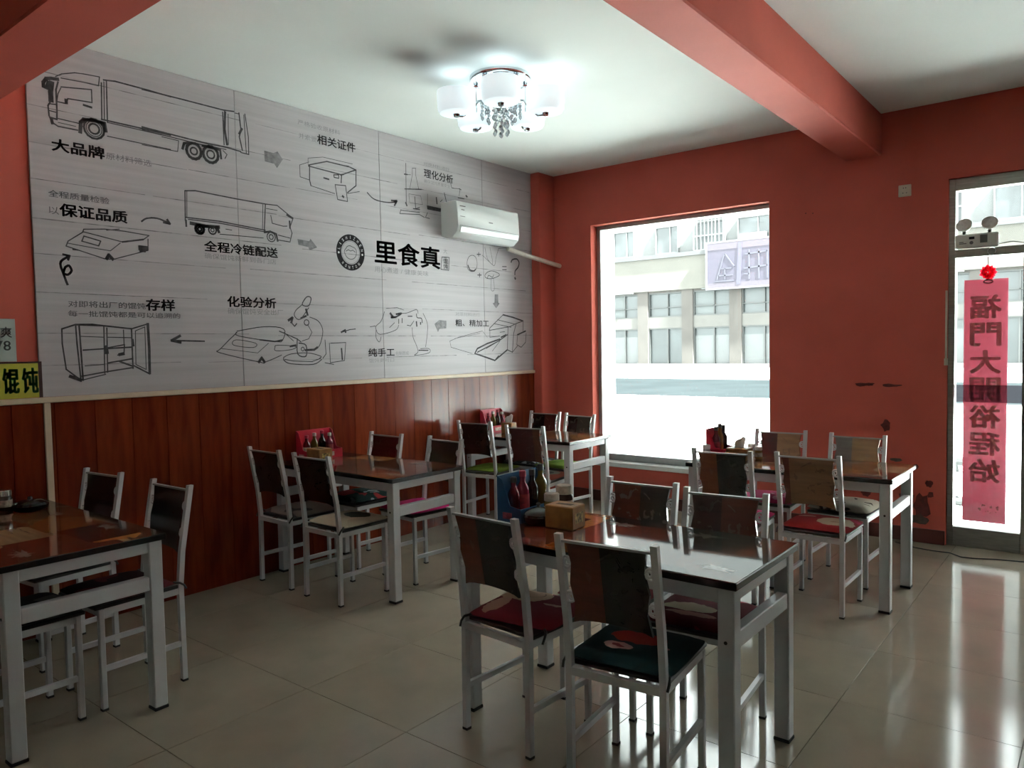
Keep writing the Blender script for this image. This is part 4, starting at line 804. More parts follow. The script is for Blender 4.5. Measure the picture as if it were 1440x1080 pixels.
em = thing('emergency_light', 'white twin-head emergency light standing on the door transom', 'emergency light', (3.738, 0.045, 2.149))
MB().box((-0.130, -0.075, 0.0), (0.130, -0.030, 0.098)).build('housing', mat('emergency_light_housing', (0.66, 0.68, 0.62), 0.45, 0.03), em, bevel=0.008)
for x, tilt in ((-0.078, -0.25), (0.076, 0.22)):
    hd = MB().lathe([(0.0, 0.030), (0.030, 0.026), (0.046, 0.012), (0.052, 0.0), (0.050, -0.008), (0.0, -0.008)], 22, T(x, -0.05, 0.165) @ Matrix.Rotation(tilt * 0.6, 4, 'Y') @ Matrix.Rotation(math.radians(62), 4, 'X') @ Matrix.Scale(-1, 4, (0, 0, 1))).build('lamp_head', mat('emergency_lamp_reflector', (0.70, 0.71, 0.68), 0.3, 0.15, 30, metal=0.2), em, smooth=True)
    MB().cyl((x, -0.052, 0.095), (x, -0.052, 0.125), 0.011, n=10).build('swivel', M_BLACK, em, smooth=True)
MB().box((-0.045, -0.0765, 0.060), (-0.012, -0.074, 0.078)).build('indicator_panel', M_INK[0], em)
MB().cyl((-0.030, -0.0768, 0.036), (-0.030, -0.074, 0.036), 0.012, n=14).build('button', M_INK[1], em)
MB().box((0.022, -0.0765, 0.030), (0.066, -0.074, 0.085)).build('label_patch', mat('grey_print_patch', (0.20, 0.21, 0.19), 0.6), em)
MB().box((-0.105, -0.0762, 0.030), (-0.060, -0.074, 0.036)).box((-0.105, -0.0762, 0.040), (-0.078, -0.074, 0.046)).build('print_lines', M_INK[1], em)
tag(MB().tube([(3.87, 0.0, 2.165), (3.95, -0.002, 2.175), (4.02, 0.0, 2.158), (4.10, 0.0, 2.162), (4.25, 0.0, 2.16)], 0.004).build('power_cord', mat('white_cord', (0.55, 0.55, 0.52), 0.5), smooth=True), 'thin pale cord lying along the door transom', 'cord')
n = 24
tag(MB().tube([(3.826 + 0.024 * math.cos(2 * PI * i / n), 0.013, 2.118 + 0.024 * math.sin(2 * PI * i / n)) for i in range(n + 1)], 0.004).build('key_ring', M_CHROME, smooth=True), 'small metal ring hanging on the door transom', 'ring')

# red couplet paper: thin, lets daylight through, seen from behind so the writing is mirrored
def paper(name, col, through):
    m = bpy.data.materials.new(name)
    m.use_nodes = True
    nt = m.node_tree
    nt.nodes.remove(nt.nodes['Principled BSDF'])
    out = nt.nodes['Material Output']
    nz = nt.nodes.new('ShaderNodeTexNoise')
    nz.inputs['Scale'].default_value = 9
    mx = nt.nodes.new('ShaderNodeMix')
    mx.data_type = 'RGBA'
    mx.inputs[6].default_value = (*col, 1)
    mx.inputs[7].default_value = (*[v * 0.85 for v in col], 1)
    nt.links.new(nz.outputs['Fac'], mx.inputs[0])
    d = nt.nodes.new('ShaderNodeBsdfDiffuse')
    tl = nt.nodes.new('ShaderNodeBsdfTranslucent')
    tr = nt.nodes.new('ShaderNodeBsdfTransparent')
    nt.links.new(mx.outputs[2], d.inputs['Color'])
    nt.links.new(mx.outputs[2], tl.inputs['Color'])
    s1 = nt.nodes.new('ShaderNodeMixShader')
    s1.inputs[0].default_value = 0.5
    nt.links.new(d.outputs[0], s1.inputs[1])
    nt.links.new(tl.outputs[0], s1.inputs[2])
    s2 = nt.nodes.new('ShaderNodeMixShader')
    s2.inputs[0].default_value = through
    nt.links.new(s1.outputs[0], s2.inputs[1])
    nt.links.new(tr.outputs[0], s2.inputs[2])
    nt.links.new(s2.outputs[0], out.inputs['Surface'])
    return m
cp = thing('door_couplet', 'long red paper couplet with mirrored brush characters on the door glass', 'paper banner', (3.787, 0.0715, 0.185))
M_PAPER = paper('thin_red_paper', (0.36, 0.115, 0.150), 0.03)
ch_h = 1.745
MB().box((-0.134, 0, 0), (0.134, 0.0012, ch_h)).build('paper', M_PAPER, cp)
M_BRUSH = paper('brush_ink', (0.70, 0.62, 0.50), 0.30)
for i, ch in enumerate('福門大開裕程始'):
    z1 = ch_h - 0.115 - i * 0.196
    vs, fs = text_mesh(ch, 0.180, 0.160, 0.045)
    MB().add([(0.090 - a, -0.0008, z1 - 0.160 + b) for a, b in vs], fs).build('lettering', M_BRUSH, cp)
mb = MB()
rr = random.Random(5)
for i in range(16):
    x, z, r = -0.03 + rr.random() * 0.12, 0.07 + rr.random() * 0.06, 0.003 + rr.random() * 0.007
    mb.add([(x + r * math.cos(2 * PI * k / 7), -0.0008, z + r * 0.7 * math.sin(2 * PI * k / 7)) for k in range(7)], [tuple(range(7))])
mb.build('torn_speckle', mat('pale_torn_paper', (0.75, 0.5, 0.45), 0.7), cp)
fw = thing('paper_rosette', 'bright red paper rosette hanging above the couplet', 'rosette', (3.803, 0.045, 1.975))
M_ROSE = paper('bright_red_paper', (0.92, 0.018, 0.045), 0.0)
rr = random.Random(9)
for ring, (el, n) in enumerate([(-0.15, 11), (0.35, 10), (0.8, 7), (1.3, 3)]):       # pointed petals bunched into a half ball
    for i in range(n):
        a = 2 * PI * i / n + ring * 0.4
        d = Vector((math.cos(a) * math.cos(el), -math.sin(el), math.sin(a) * math.cos(el)))
        r = 0.050 + rr.random() * 0.010
        t = Vector((-math.sin(a), 0, math.cos(a)))
        p, s = d * r, t * 0.015
        u = d.cross(t).normalized() * 0.006
        MB().add([d * 0.012 - t * 0.004, d * 0.012 + t * 0.004, d * r * 0.72 + s + u, p, d * r * 0.72 - s + u, d * r * 0.7 - u],
                 [(0, 1, 2, 5), (0, 5, 4), (5, 2, 3), (5, 3, 4)]).build('petal', M_ROSE, fw)
MB().tube([(0.028 * math.cos(2 * PI * i / 20), -0.004, -0.064 + 0.012 * math.sin(2 * PI * i / 20)) for i in range(21)], 0.005).tube([(0, 0, 0.05), (0, -0.01, 0.09), (0.0, -0.03, 0.115)], 0.0025).build('hanging_loop', mat('dark_red_cord', (0.18, 0.02, 0.03), 0.6), fw, smooth=True)
tag(MB().tube([(3.25, -0.12, 0.004), (3.40, -0.21, 0.004), (3.51, -0.232, 0.004), (3.62, -0.226, 0.004), (3.70, -0.30, 0.004), (3.78, -0.289, 0.004), (3.894, -0.235, 0.004), (4.05, -0.20, 0.004), (4.5, -0.16, 0.004), (5.2, -0.06, 0.004)], 0.004).build('floor_cable', M_BLACK, smooth=True), 'thin black cable lying on the floor before the door', 'cable')

# ---------------------------------------------------------------- tables
def collage(name, cols, seed, rough=0.07, scale=(3.2, 4.0, 1.0)):
    """printed laminate: upright strips of different woods, with grain and a few pale flourishes"""
    m = bpy.data.materials.new(name)
    m.use_nodes = True
    nt, b = nodes_of(m)
    tc = nt.nodes.new('ShaderNodeTexCoord')
    mp = nt.nodes.new('ShaderNodeMapping')
    mp.inputs['Scale'].default_value = scale
    mp.inputs['Location'].default_value = (seed * 1.37, seed * 0.71, 0)
    nt.links.new(tc.outputs['Object'], mp.inputs['Vector'])
    vo = nt.nodes.new('ShaderNodeTexVoronoi')
    vo.distance = 'CHEBYCHEV'
    vo.inputs['Scale'].default_value = 1.0
    vo.inputs['Randomness'].default_value = 0.55
    nt.links.new(mp.outputs['Vector'], vo.inputs['Vector'])
    sep = nt.nodes.new('ShaderNodeSeparateColor')
    nt.links.new(vo.outputs['Color'], sep.inputs[0])
    cr = nt.nodes.new('ShaderNodeValToRGB')
    cr.color_ramp.interpolation = 'CONSTANT'
    el = cr.color_ramp.elements
    while len(el) > 1:
        el.remove(el[-1])
    el[0].position = 0
    el[0].color = (*cols[0], 1)
    for i, c in enumerate(cols[1:]):
        e = el.new((i + 1) / len(cols))
        e.color = (*c, 1)
    nt.links.new(sep.outputs[0], cr.inputs[0])
    nz = nt.nodes.new('ShaderNodeTexNoise')
    nz.inputs['Scale'].default_value = 5
    nz.inputs['Detail'].default_value = 6
    mp2 = nt.nodes.new('ShaderNodeMapping')
    mp2.inputs['Scale'].default_value = (1.2, 9, 1)
    nt.links.new(tc.outputs['Object'], mp2.inputs['Vector'])
    nt.links.new(mp2.outputs['Vector'], nz.inputs['Vector'])
    mr = nt.nodes.new('ShaderNodeMapRange')
    mr.inputs[3].default_value = 0.55
    mr.inputs[4].default_value = 1.35
    nt.links.new(nz.outputs['Fac'], mr.inputs[0])
    mul = nt.nodes.new('ShaderNodeMix')
    mul.data_type = 'RGBA'
    mul.blend_type = 'MULTIPLY'
    mul.inputs[0].default_value = 1.0
    nt.links.new(cr.outputs[0], mul.inputs[6])
    nt.links.new(mr.outputs[0], mul.inputs[7])
    nt.links.new(mul.outputs[2], b.inputs['Base Color'])
    b.inputs['Roughness'].default_value = rough
    b.inputs['Specular IOR Level'].default_value = 0.42
    return m
WOODS = [(0.24, 0.075, 0.018), (0.030, 0.026, 0.024), (0.34, 0.13, 0.035), (0.11, 0.038, 0.020), (0.15, 0.028, 0.015), (0.30, 0.20, 0.11), (0.05, 0.055, 0.045)]
M_FOOT = mat('black_rubber_foot', (0.015, 0.014, 0.013), 0.7)
M_EDGE = mat('black_table_edge', (0.014, 0.013, 0.013), 0.2, 0.1, 10)
M_DECOR = mat('pale_table_print', (0.22, 0.20, 0.17), 0.15, 0.2, 30)
def make_table(label, x0, x1, y0, y1, seed, zt=0.75):
    cx, cy = (x0 + x1) / 2, (y0 + y1) / 2
    t = thing('dining_table', label, 'table', (cx, cy, 0), 0, 'white-legged dining tables with printed tops')
    hx, hy = (x1 - x0) / 2, (y1 - y0) / 2
    top = MB().box((-hx, -hy, zt - 0.028), (hx, hy, zt - 0.002)).build('tabletop', M_EDGE, t, bevel=0.003)
    MB().box((-hx + 0.003, -hy + 0.003, zt - 0.003), (hx - 0.003, hy - 0.003, zt)).build('printed_surface', collage('table_print_%d' % seed, WOODS, seed), top)
    # pale printed sprigs on the top
    rr = random.Random(seed)
    for cxx, cyy in ((hx - 0.33, hy - 0.10), (hx - 0.12, -hy + 0.12), (-hx + 0.5, hy - 0.12)):
        pts = []
        for i in range(22):
            a = 2 * PI * i / 22
            d = (0.045 if i % 2 else 0.026) * (0.6 + 0.8 * rr.random())
            pts.append((cxx + math.cos(a) * d * 1.8, cyy + math.sin(a) * d * 0.75, zt + 0.0004))
        c0 = (cxx, cyy, zt + 0.0004)
        MB().add([c0] + pts, [(0, i + 1, (i + 1) % 22 + 1) for i in range(22)]).build('sprig_print', M_DECOR, top)
    lw = 0.056
    zl = zt - 0.028
    for sx in (-1, 1):
        for sy in (-1, 1):
            a, b = sx * (hx - 0.014), sx * (hx - 0.014 - lw)
            c, d = sy * (hy - 0.014), sy * (hy - 0.014 - lw)
            leg = MB().box((a, c, 0.012), (b, d, zl)).build('leg', M_WHITE, t, bevel=0.004)
            MB().box((a - sx * 0.0 + sx * 0.002, c + sy * 0.002, 0.0), (b - sx * 0.002, d - sy * 0.002, 0.013)).build('foot_cap', M_FOOT, leg, bevel=0.002)
            if sy < 0:
                MB().cyl(((a + b) / 2, c + sy * 0.002, 0.545), ((a + b) / 2, c, 0.545), 0.006, n=10).build('bolt_head', M_FOOT, leg)
    xi, yi = hx - 0.014 - lw, hy - 0.014 - lw
    for sx in (-1, 1):
        MB().box((sx * (hx - 0.020), -yi, zl - 0.048), (sx * (hx - 0.050), yi, zl)).build('end_rail', M_WHITE, t, bevel=0.003)
        MB().box((sx * (hx - 0.018), -yi, 0.515), (sx * (hx - 0.058), yi, 0.573)).build('lower_rail', M_WHITE, t, bevel=0.003)
    for sy in (-1, 1):
        MB().box((-xi, sy * (hy - 0.022), zl - 0.055), (xi, sy * (hy - 0.050), zl)).build('side_rail', M_WHITE, t, bevel=0.003)
    return t
make_table('dining table in the foreground holding the blue sauce rack', 2.385, 3.585, -3.985, -3.385, 1)
make_table('dining table against the wainscot, middle one of the three along the wall', 0.020, 1.220, -3.268, -2.655, 2)
make_table('dining table in the far corner between wainscot and window', 0.020, 1.150, -1.325, -0.695, 3)
make_table('dining table before the red wall, nearest the glass door', 2.360, 3.575, -1.790, -1.165, 4)
make_table('dim dining table at the left edge of the room', 0.06, 1.385, -5.31, -4.695, 5)

# ---------------------------------------------------------------- chairs
def two_tone(name, c1, c2, split=0.0, seed=0, fig=(0.25, 0.22, 0.18), amount=0.0):
    """printed backrest laminate: two woods meeting at an upright line, with grain and a faint flourish"""
    m = bpy.data.materials.new(name)
    m.use_nodes = True
    nt, b = nodes_of(m)
    tc = nt.nodes.new('ShaderNodeTexCoord')
    sx = nt.nodes.new('ShaderNodeSeparateXYZ')
    nt.links.new(tc.outputs['Object'], sx.inputs[0])
    gt = nt.nodes.new('ShaderNodeMath')
    gt.operation = 'GREATER_THAN'
    gt.inputs[1].default_value = split
    nt.links.new(sx.outputs[0], gt.inputs[0])
    mx = nt.nodes.new('ShaderNodeMix')
    mx.data_type = 'RGBA'
    mx.inputs[6].default_value = (*c1, 1)
    mx.inputs[7].default_value = (*c2, 1)
    nt.links.new(gt.outputs[0], mx.inputs[0])
    mp = nt.nodes.new('ShaderNodeMapping')
    mp.inputs['Location'].default_value = (seed, seed * 0.3, seed * 0.7)
    mp.inputs['Scale'].default_value = (3, 3, 22)
    nt.links.new(tc.outputs['Object'], mp.inputs['Vector'])
    nz = nt.nodes.new('ShaderNodeTexNoise')
    nz.inputs['Scale'].default_value = 2.0
    nz.inputs['Detail'].default_value = 5
    nt.links.new(mp.outputs['Vector'], nz.inputs['Vector'])
    mr = nt.nodes.new('ShaderNodeMapRange')
    mr.inputs[3].default_value = 0.55
    mr.inputs[4].default_value = 1.4
    nt.links.new(nz.outputs['Fac'], mr.inputs[0])
    mul = nt.nodes.new('ShaderNodeMix')
    mul.data_type = 'RGBA'
    mul.blend_type = 'MULTIPLY'
    mul.inputs[0].default_value = 1
    nt.links.new(mx.outputs[2], mul.inputs[6])
    nt.links.new(mr.outputs[0], mul.inputs[7])
    n2 = nt.nodes.new('ShaderNodeTexNoise')
    n2.inputs['Scale'].default_value = 14
    n2.inputs['Distortion'].default_value = 1.5
    nt.links.new(tc.outputs['Object'], n2.inputs['Vector'])
    g2 = nt.nodes.new('ShaderNodeMapRange')
    g2.inputs[1].default_value = 0.60
    g2.inputs[2].default_value = 0.64
    g2.inputs[4].default_value = amount
    nt.links.new(n2.outputs['Fac'], g2.inputs[0])
    mf = nt.nodes.new('ShaderNodeMix')
    mf.data_type = 'RGBA'
    mf.inputs[7].default_value = (*fig, 1)
    nt.links.new(g2.outputs[0], mf.inputs[0])
    nt.links.new(mul.outputs[2], mf.inputs[6])
    nt.links.new(mf.outputs[2], b.inputs['Base Color'])
    b.inputs['Roughness'].default_value = 0.18
    return m
BRN, BLK, MAR, TAN, GRY, ORG, DBR = (0.105, 0.031, 0.018), (0.013, 0.014, 0.012), (0.070, 0.014, 0.013), (0.28, 0.16, 0.08), (0.16, 0.13, 0.115), (0.18, 0.054, 0.020), (0.042, 0.016, 0.013)

HW = 0.1775          # half width of a chair
PT = 0.023           # tube size
SEAT_Z = 0.435
leg_f = MB().hexa([(-PT / 2, -PT / 2, 0), (PT / 2, -PT / 2, 0), (PT / 2, PT / 2, 0), (-PT / 2, PT / 2, 0)], [(-PT / 2, -PT / 2, SEAT_Z - 0.002), (PT / 2, -PT / 2, SEAT_Z - 0.002), (PT / 2, PT / 2, SEAT_Z - 0.002), (-PT / 2, PT / 2, SEAT_Z - 0.002)]).mesh('leg', M_WHITE, bevel=0.003)
rear = MB()
secs = [(0.0, 0.0), (0.45, 0.004), (0.60, -0.010), (0.896, -0.062)]
vs, fs = [], []
for z, dy in secs:
    vs += [(-PT / 2, dy - PT / 2, z), (PT / 2, dy - PT / 2, z), (PT / 2, dy + PT / 2, z), (-PT / 2, dy + PT / 2, z)]
for k in range(3):
    for i in range(4):
        fs.append((k * 4 + i, k * 4 + (i + 1) % 4, k * 4 + 4 + (i + 1) % 4, k * 4 + 4 + i))
fs += [(3, 2, 1, 0), (12, 13, 14, 15)]
leg_r = rear.add(vs, fs).mesh('leg', M_WHITE)
foot_m = MB().box((-PT / 2 - 0.001, -PT / 2 - 0.001, 0), (PT / 2 + 0.001, PT / 2 + 0.001, 0.01)).mesh('foot_cap', M_FOOT)
YB, YF = -0.185, 0.170
seat_m = MB().box((-0.178, YB + 0.016, SEAT_Z), (0.178, YF + 0.028, SEAT_Z + 0.016)).mesh('seat', mat('dark_seat_board', (0.020, 0.014, 0.012), 0.35, 0.2), bevel=0.004)
rail_m = MB().box((-HW + PT, YF - 0.010, SEAT_Z - 0.028), (HW - PT, YF + 0.010, SEAT_Z - 0.001)).box((-HW + PT, YB - 0.010, SEAT_Z - 0.028), (HW - PT, YB + 0.010, SEAT_Z - 0.001)).box((-HW + 0.003, YB + PT / 2, SEAT_Z - 0.028), (-HW + 0.023, YF - PT / 2, SEAT_Z - 0.001)).box((HW - 0.023, YB + PT / 2, SEAT_Z - 0.028), (HW - 0.003, YF - PT / 2, SEAT_Z - 0.001)).mesh('seat_frame', M_WHITE)
str_m = MB().box((-0.009, YB + PT / 2, 0.165), (0.009, YF - PT / 2, 0.187)).mesh('stretcher', M_WHITE)
def lean(z):
    return YB - 0.010 - 0.052 * (z - 0.60) / 0.292
def backrest_mesh():
    """panel between the posts: straight top, arched lower edge, wavy sides, follows the lean of the posts"""
    top, n = 0.868, 12
    w = HW - PT - 0.016
    pts = [(-w, top), (w, top)]
    side = [(w - 0.006 * (1 - math.cos(4 * PI * i / 8)), top - (top - 0.592) * i / 8) for i in range(1, 9)]
    pts = [(-w, top), (w, top)] + side
    for i in range(1, n):
        u = 1 - 2 * i / n
        pts.append((w * u, 0.592 + 0.018 * (1 - u * u) ** 0.6))
    pts += [(-x, z) for x, z in reversed(side)]
    mb = MB()
    k = len(pts)
    vs = [(x, lean(z) - 0.007, z) for x, z in pts] + [(x, lean(z) + 0.007, z) for x, z in pts]
    fs = [(i, (i + 1) % k, k + (i + 1) % k, k + i) for i in range(k)]
    fs += [tuple(range(k - 1, -1, -1)), tuple(range(k, 2 * k))]
    return mb.add(vs, fs)
BACK = backrest_mesh()
cap_m = MB().box((-HW + PT, lean(0.870) - 0.008, 0.868), (HW - PT, lean(0.870) + 0.008, 0.876)).mesh('top_strip', mat('pale_backrest_edge', (0.32, 0.33, 0.32), 0.3))
def scroll(zc, sgn):
    """white metal curl beside the post"""
    n = 18
    c = HW - PT - 0.008
    pts = [(sgn * (c + 0.017 * math.cos(2 * PI * i / n)), lean(zc + 0.017 * math.sin(2 * PI * i / n)), zc + 0.019 * math.sin(2 * PI * i / n)) for i in range(n + 1)]
    curl = [(sgn * (c - 0.004 + 0.008 * math.cos(2 * PI * i / 10)), lean(zc), zc + 0.009 * math.sin(2 * PI * i / 10)) for i in range(11)]
    return MB().tube(pts, 0.0048, 6).tube(curl, 0.0042, 6).box((sgn * (c - 0.016), lean(zc) - 0.004, zc - 0.003), (sgn * (c - 0.008), lean(zc) + 0.004, zc + 0.003)).mesh('scroll_ornament', M_WHITE, smooth=True)
scr_m = [scroll(zc, sg) for zc in (0.80, 0.68) for sg in (-1, 1)]

back_count = 0
def make_chair(label, x, y, faces_back_wall, c1, c2, split=0.0, rz=0.0, amount=0.15, fig=(0.25, 0.22, 0.18)):
    """x, y: centre of the seat; faces_back_wall: the chair looks towards the window wall, its back to us"""
    global back_count
    t = thing('dining_chair', label, 'chair', (x, y, 0), rz + (0 if faces_back_wall else PI), 'white metal dining chairs with printed backrests')
    for sx in (-1, 1):
        for me, yy in ((leg_f, YF), (leg_r, YB)):
            lg = link('leg', me, t, (sx * (HW - PT / 2), yy, 0))
            link('foot_cap', foot_m, lg)
        link('stretcher', str_m, t, (sx * (HW - PT / 2), 0, 0))
    link('seat', seat_m, t)
    link('seat_frame', rail_m, t)
    s = 1 if faces_back_wall else -1
    back_count += 1
    m = two_tone('backrest_print_%d' % back_count, c1 if s > 0 else c2, c2 if s > 0 else c1, split * s, back_count, fig, amount)
    b = link('backrest', BACK.mesh('backrest', m), t)
    link('top_strip', cap_m, b)
    for me in scr_m:
        link('scroll_ornament', me, b)
    return t

def printed_fabric(name, base, blobs, scale=5.0, seed=0, spots=()):
    """cotton print: flat base with hard-edged blobs of other colours"""
    m = bpy.data.materials.new(name)
    m.use_nodes = True
    nt, b = nodes_of(m)
    tc = nt.nodes.new('ShaderNodeTexCoord')
    prev = None
    for i, (c, lo) in enumerate(blobs):
        mp = nt.nodes.new('ShaderNodeMapping')
        mp.inputs['Location'].default_value = (seed * 2.1 + i * 3.7, seed * 1.3 + i * 1.9, i * 5.0)
        nt.links.new(tc.outputs['Object'], mp.inputs['Vector'])
        nz = nt.nodes.new('ShaderNodeTexNoise')
        nz.inputs['Scale'].default_value = scale * (1 + 0.5 * i)
        nz.inputs['Detail'].default_value = 1.0
        nz.inputs['Distortion'].default_value = 0.6
        nt.links.new(mp.outputs['Vector'], nz.inputs['Vector'])
        mr = nt.nodes.new('ShaderNodeMapRange')
        mr.inputs[1].default_value = lo
        mr.inputs[2].default_value = lo + 0.015
        nt.links.new(nz.outputs['Fac'], mr.inputs[0])
        mx = nt.nodes.new('ShaderNodeMix')
        mx.data_type = 'RGBA'
        mx.inputs[7].default_value = (*c, 1)
        nt.links.new(mr.outputs[0], mx.inputs[0])
        if prev is None:
            mx.inputs[6].default_value = (*base, 1)
        else:
            nt.links.new(prev.outputs[2], mx.inputs[6])
        prev = mx
    for i, (cx, cy, rx, ry, c) in enumerate(spots):       # printed motifs: (centre, half size, colour)
        n3 = nt.nodes.new('ShaderNodeTexNoise')
        n3.inputs['Scale'].default_value = 22
        nt.links.new(tc.outputs['Object'], n3.inputs['Vector'])
        ad = nt.nodes.new('ShaderNodeVectorMath')
        ad.operation = 'MULTIPLY_ADD'
        ad.inputs[1].default_value = (0.035, 0.035, 0.0)
        nt.links.new(n3.outputs['Color'], ad.inputs[0])
        nt.links.new(tc.outputs['Object'], ad.inputs[2])
        mp = nt.nodes.new('ShaderNodeMapping')
        mp.inputs['Scale'].default_value = (1 / rx, 1 / ry, 0)
        mp.inputs['Location'].default_value = (-(cx + 0.0175) / rx, -(cy + 0.0175) / ry, 0)
        nt.links.new(ad.outputs[0], mp.inputs['Vector'])
        ln = nt.nodes.new('ShaderNodeVectorMath')
        ln.operation = 'LENGTH'
        nt.links.new(mp.outputs['Vector'], ln.inputs[0])
        lt = nt.nodes.new('ShaderNodeMath')
        lt.operation = 'LESS_THAN'
        lt.inputs[1].default_value = 1.0
        nt.links.new(ln.outputs['Value'], lt.inputs[0])
        mx = nt.nodes.new('ShaderNodeMix')
        mx.data_type = 'RGBA'
        mx.inputs[7].default_value = (*c, 1)
        nt.links.new(lt.outputs[0], mx.inputs[0])
        nt.links.new(prev.outputs[2], mx.inputs[6])
        prev = mx
    nt.links.new(prev.outputs[2], b.inputs['Base Color'])
    b.inputs['Roughness'].default_value = 0.9
    b.inputs['Specular IOR Level'].default_value = 0.15
    return m

def pillow_mesh(m, w=0.372, d=0.362, h=0.040, seed=0):
    n = 12
    rr = random.Random(seed)
    vs, fs = [], []
    for side in (0, 1):
        for j in range(n + 1):
            for i in range(n + 1):
                u, v = 2 * i / n - 1, 2 * j / n - 1
                e = (1 - abs(u) ** 5) * (1 - abs(v) ** 5)
                z = h * (0.30 + 0.70 * e ** 0.6) if side else h * 0.30 * (1 - e ** 0.5)
                if side:
                    z += (rr.random() - 0.5) * 0.003
                k = 1 - 0.05 * (abs(u) ** 6 * abs(v) ** 6)
                vs.append((u * w / 2 * k, v * d / 2 * k, z))
    s = (n + 1) ** 2
    for j in range(n):
        for i in range(n):
            a = j * (n + 1) + i
            fs.append((a, a + n + 1, a + n + 2, a + 1))
            fs.append((s + a, s + a + 1, s + a + n + 2, s + a + n + 1))
    ring = [i for i in range(n + 1)] + [j * (n + 1) + n for j in range(1, n + 1)] + [n * (n + 1) + i for i in range(n - 1, -1, -1)] + [j * (n + 1) for j in range(n - 1, 0, -1)]
    for q in range(len(ring)):
        a, b = ring[q], ring[(q + 1) % len(ring)]
        fs.append((a, b, s + b, s + a))
    return MB().add(vs, fs).mesh('cushion_cover', m, smooth=True)

cushion_count = 0
def cushion(label, chair, fabric, rz=0.0, dy=0.02, tie=None, h=0.032, w=0.372):
    global cushion_count
    cushion_count += 1
    c = thing('seat_cushion', label, 'cushion', chair.location + Vector((0, 0, SEAT_Z + 0.0165)), chair.rotation_euler[2] + rz, 'seat cushions tied on the chairs')
    link('cushion_cover', pillow_mesh(fabric, w=w, h=h, seed=cushion_count), c, (0, dy, 0))
    for sx in (-1, 1):
        MB().tube([(sx * 0.165, -0.150, 0.014), (sx * 0.183, -0.172, 0.010), (sx * 0.186, -0.190, -0.004), (sx * 0.184, -0.200, -0.022)], 0.005, 6).build('tie', tie or M_BLACK, c, smooth=True)
    return c

# chairs and cushions, table by table (a: backs towards us, b: on the far side)
c = make_chair('chair with brown and black backrest beside the blue sauce rack', 2.700, -3.915, True, BRN, BLK, -0.03, -0.07, 0.1)
cushion('dark red cushion with beige patches on the chair beside the blue rack', c, printed_fabric('red_beige_print', (0.16, 0.014, 0.022), [((0.11, 0.010, 0.016), 0.60)], 5, 1.6, [(-0.08, 0.09, 0.125, 0.085, (0.46, 0.30, 0.20)), (-0.05, 0.10, 0.055, 0.040, (0.20, 0.12, 0.08)), (-0.05, 0.10, 0.050, 0.035, (0.46, 0.30, 0.20)), (-0.12, -0.07, 0.04, 0.09, (0.44, 0.27, 0.20)), (0.09, 0.02, 0.05, 0.012, (0.45, 0.25, 0.2))]), rz=0.18, dy=0.03, w=0.385)
c = make_chair('nearest chair, brown and black backrest, at the foreground table', 3.235, -3.990, True, BRN, BLK, -0.02, 0.10, 0.08)
cushion('dark green cushion with red flowers on the nearest chair', c, printed_fabric('green_flower_print', (0.006, 0.022, 0.024), [((0.008, 0.018, 0.020), 0.58)], 4.2, 3.1, [(-0.01, 0.03, 0.10, 0.055, (0.20, 0.018, 0.010)), (-0.045, -0.065, 0.055, 0.026, (0.42, 0.22, 0.20)), (-0.045, -0.065, 0.022, 0.010, (0.20, 0.03, 0.03)), (0.10, -0.02, 0.018, 0.012, (0.25, 0.14, 0.14))]), dy=0.008)
c = make_chair('chair with wooden and black flowered backrest behind the foreground table', 2.845, -3.475, False, BRN, (0.030, 0.028, 0.026), 0.0, 0.02, 0.5, (0.22, 0.21, 0.19))
cushion('dark red cushion tucked under the foreground table, left one', c, printed_fabric('red_cream_print_a', (0.12, 0.012, 0.016), [((0.40, 0.34, 0.24), 0.57)], 5, 2.2))
c = make_chair('chair with dark brown backrest at the door end of the foreground table', 3.272, -3.515, False, DBR, BRN, -0.01, 0.09, 0.25)
cushion('dark red and cream cushion under the door end of the foreground table', c, printed_fabric('red_cream_print_b', (0.10, 0.012, 0.018), [((0.30, 0.03, 0.05), 0.64)], 5, 4.4, [(0.05, 0.02, 0.11, 0.045, (0.50, 0.43, 0.30)), (0.02, 0.09, 0.10, 0.02, (0.40, 0.20, 0.18))]))

c = make_chair('dim chair with its back to us, hard against the wainscot', 0.298, -3.262, True, DBR, BLK, 0.02, -0.02, 0.08)
cushion('greyish cushion on the dim chair hard against the wainscot', c, printed_fabric('grey_print', (0.20, 0.16, 0.14), [((0.06, 0.05, 0.05), 0.58)], 5, 5.2))
c = make_chair('chair with dark backrest and cream cushion at the middle wall table', 0.806, -3.282, True, DBR, BLK, 0.0, -0.01, 0.08)
cushion('cream cushion with dark blotches at the middle wall table', c, printed_fabric('cream_dark_print', (0.46, 0.38, 0.28), [((0.40, 0.33, 0.24), 0.60)], 4.0, 6.3, [(0.02, 0.05, 0.10, 0.07, (0.05, 0.055, 0.045))]))
c = make_chair('maroon-backed chair behind the middle wall table, next to the wainscot', 0.303, -2.735, False, MAR, MAR, 0.0, -0.02, 0.05)
cushion('dark green cushion with pale flowers behind the middle wall table', c, printed_fabric('dark_flower_print', (0.012, 0.030, 0.026), [((0.30, 0.035, 0.035), 0.58), ((0.25, 0.30, 0.32), 0.63)], 6, 7.1), h=0.05)
c = make_chair('black-backed chair behind the middle wall table at its free end', 0.885, -2.735, False, BLK, BLK, 0.0, -0.10, 0.0)
cushion('magenta cushion on the chair behind the middle wall table', c, printed_fabric('magenta_cotton', (0.46, 0.012, 0.13), [((0.55, 0.03, 0.19), 0.60)], 5, 8.0))

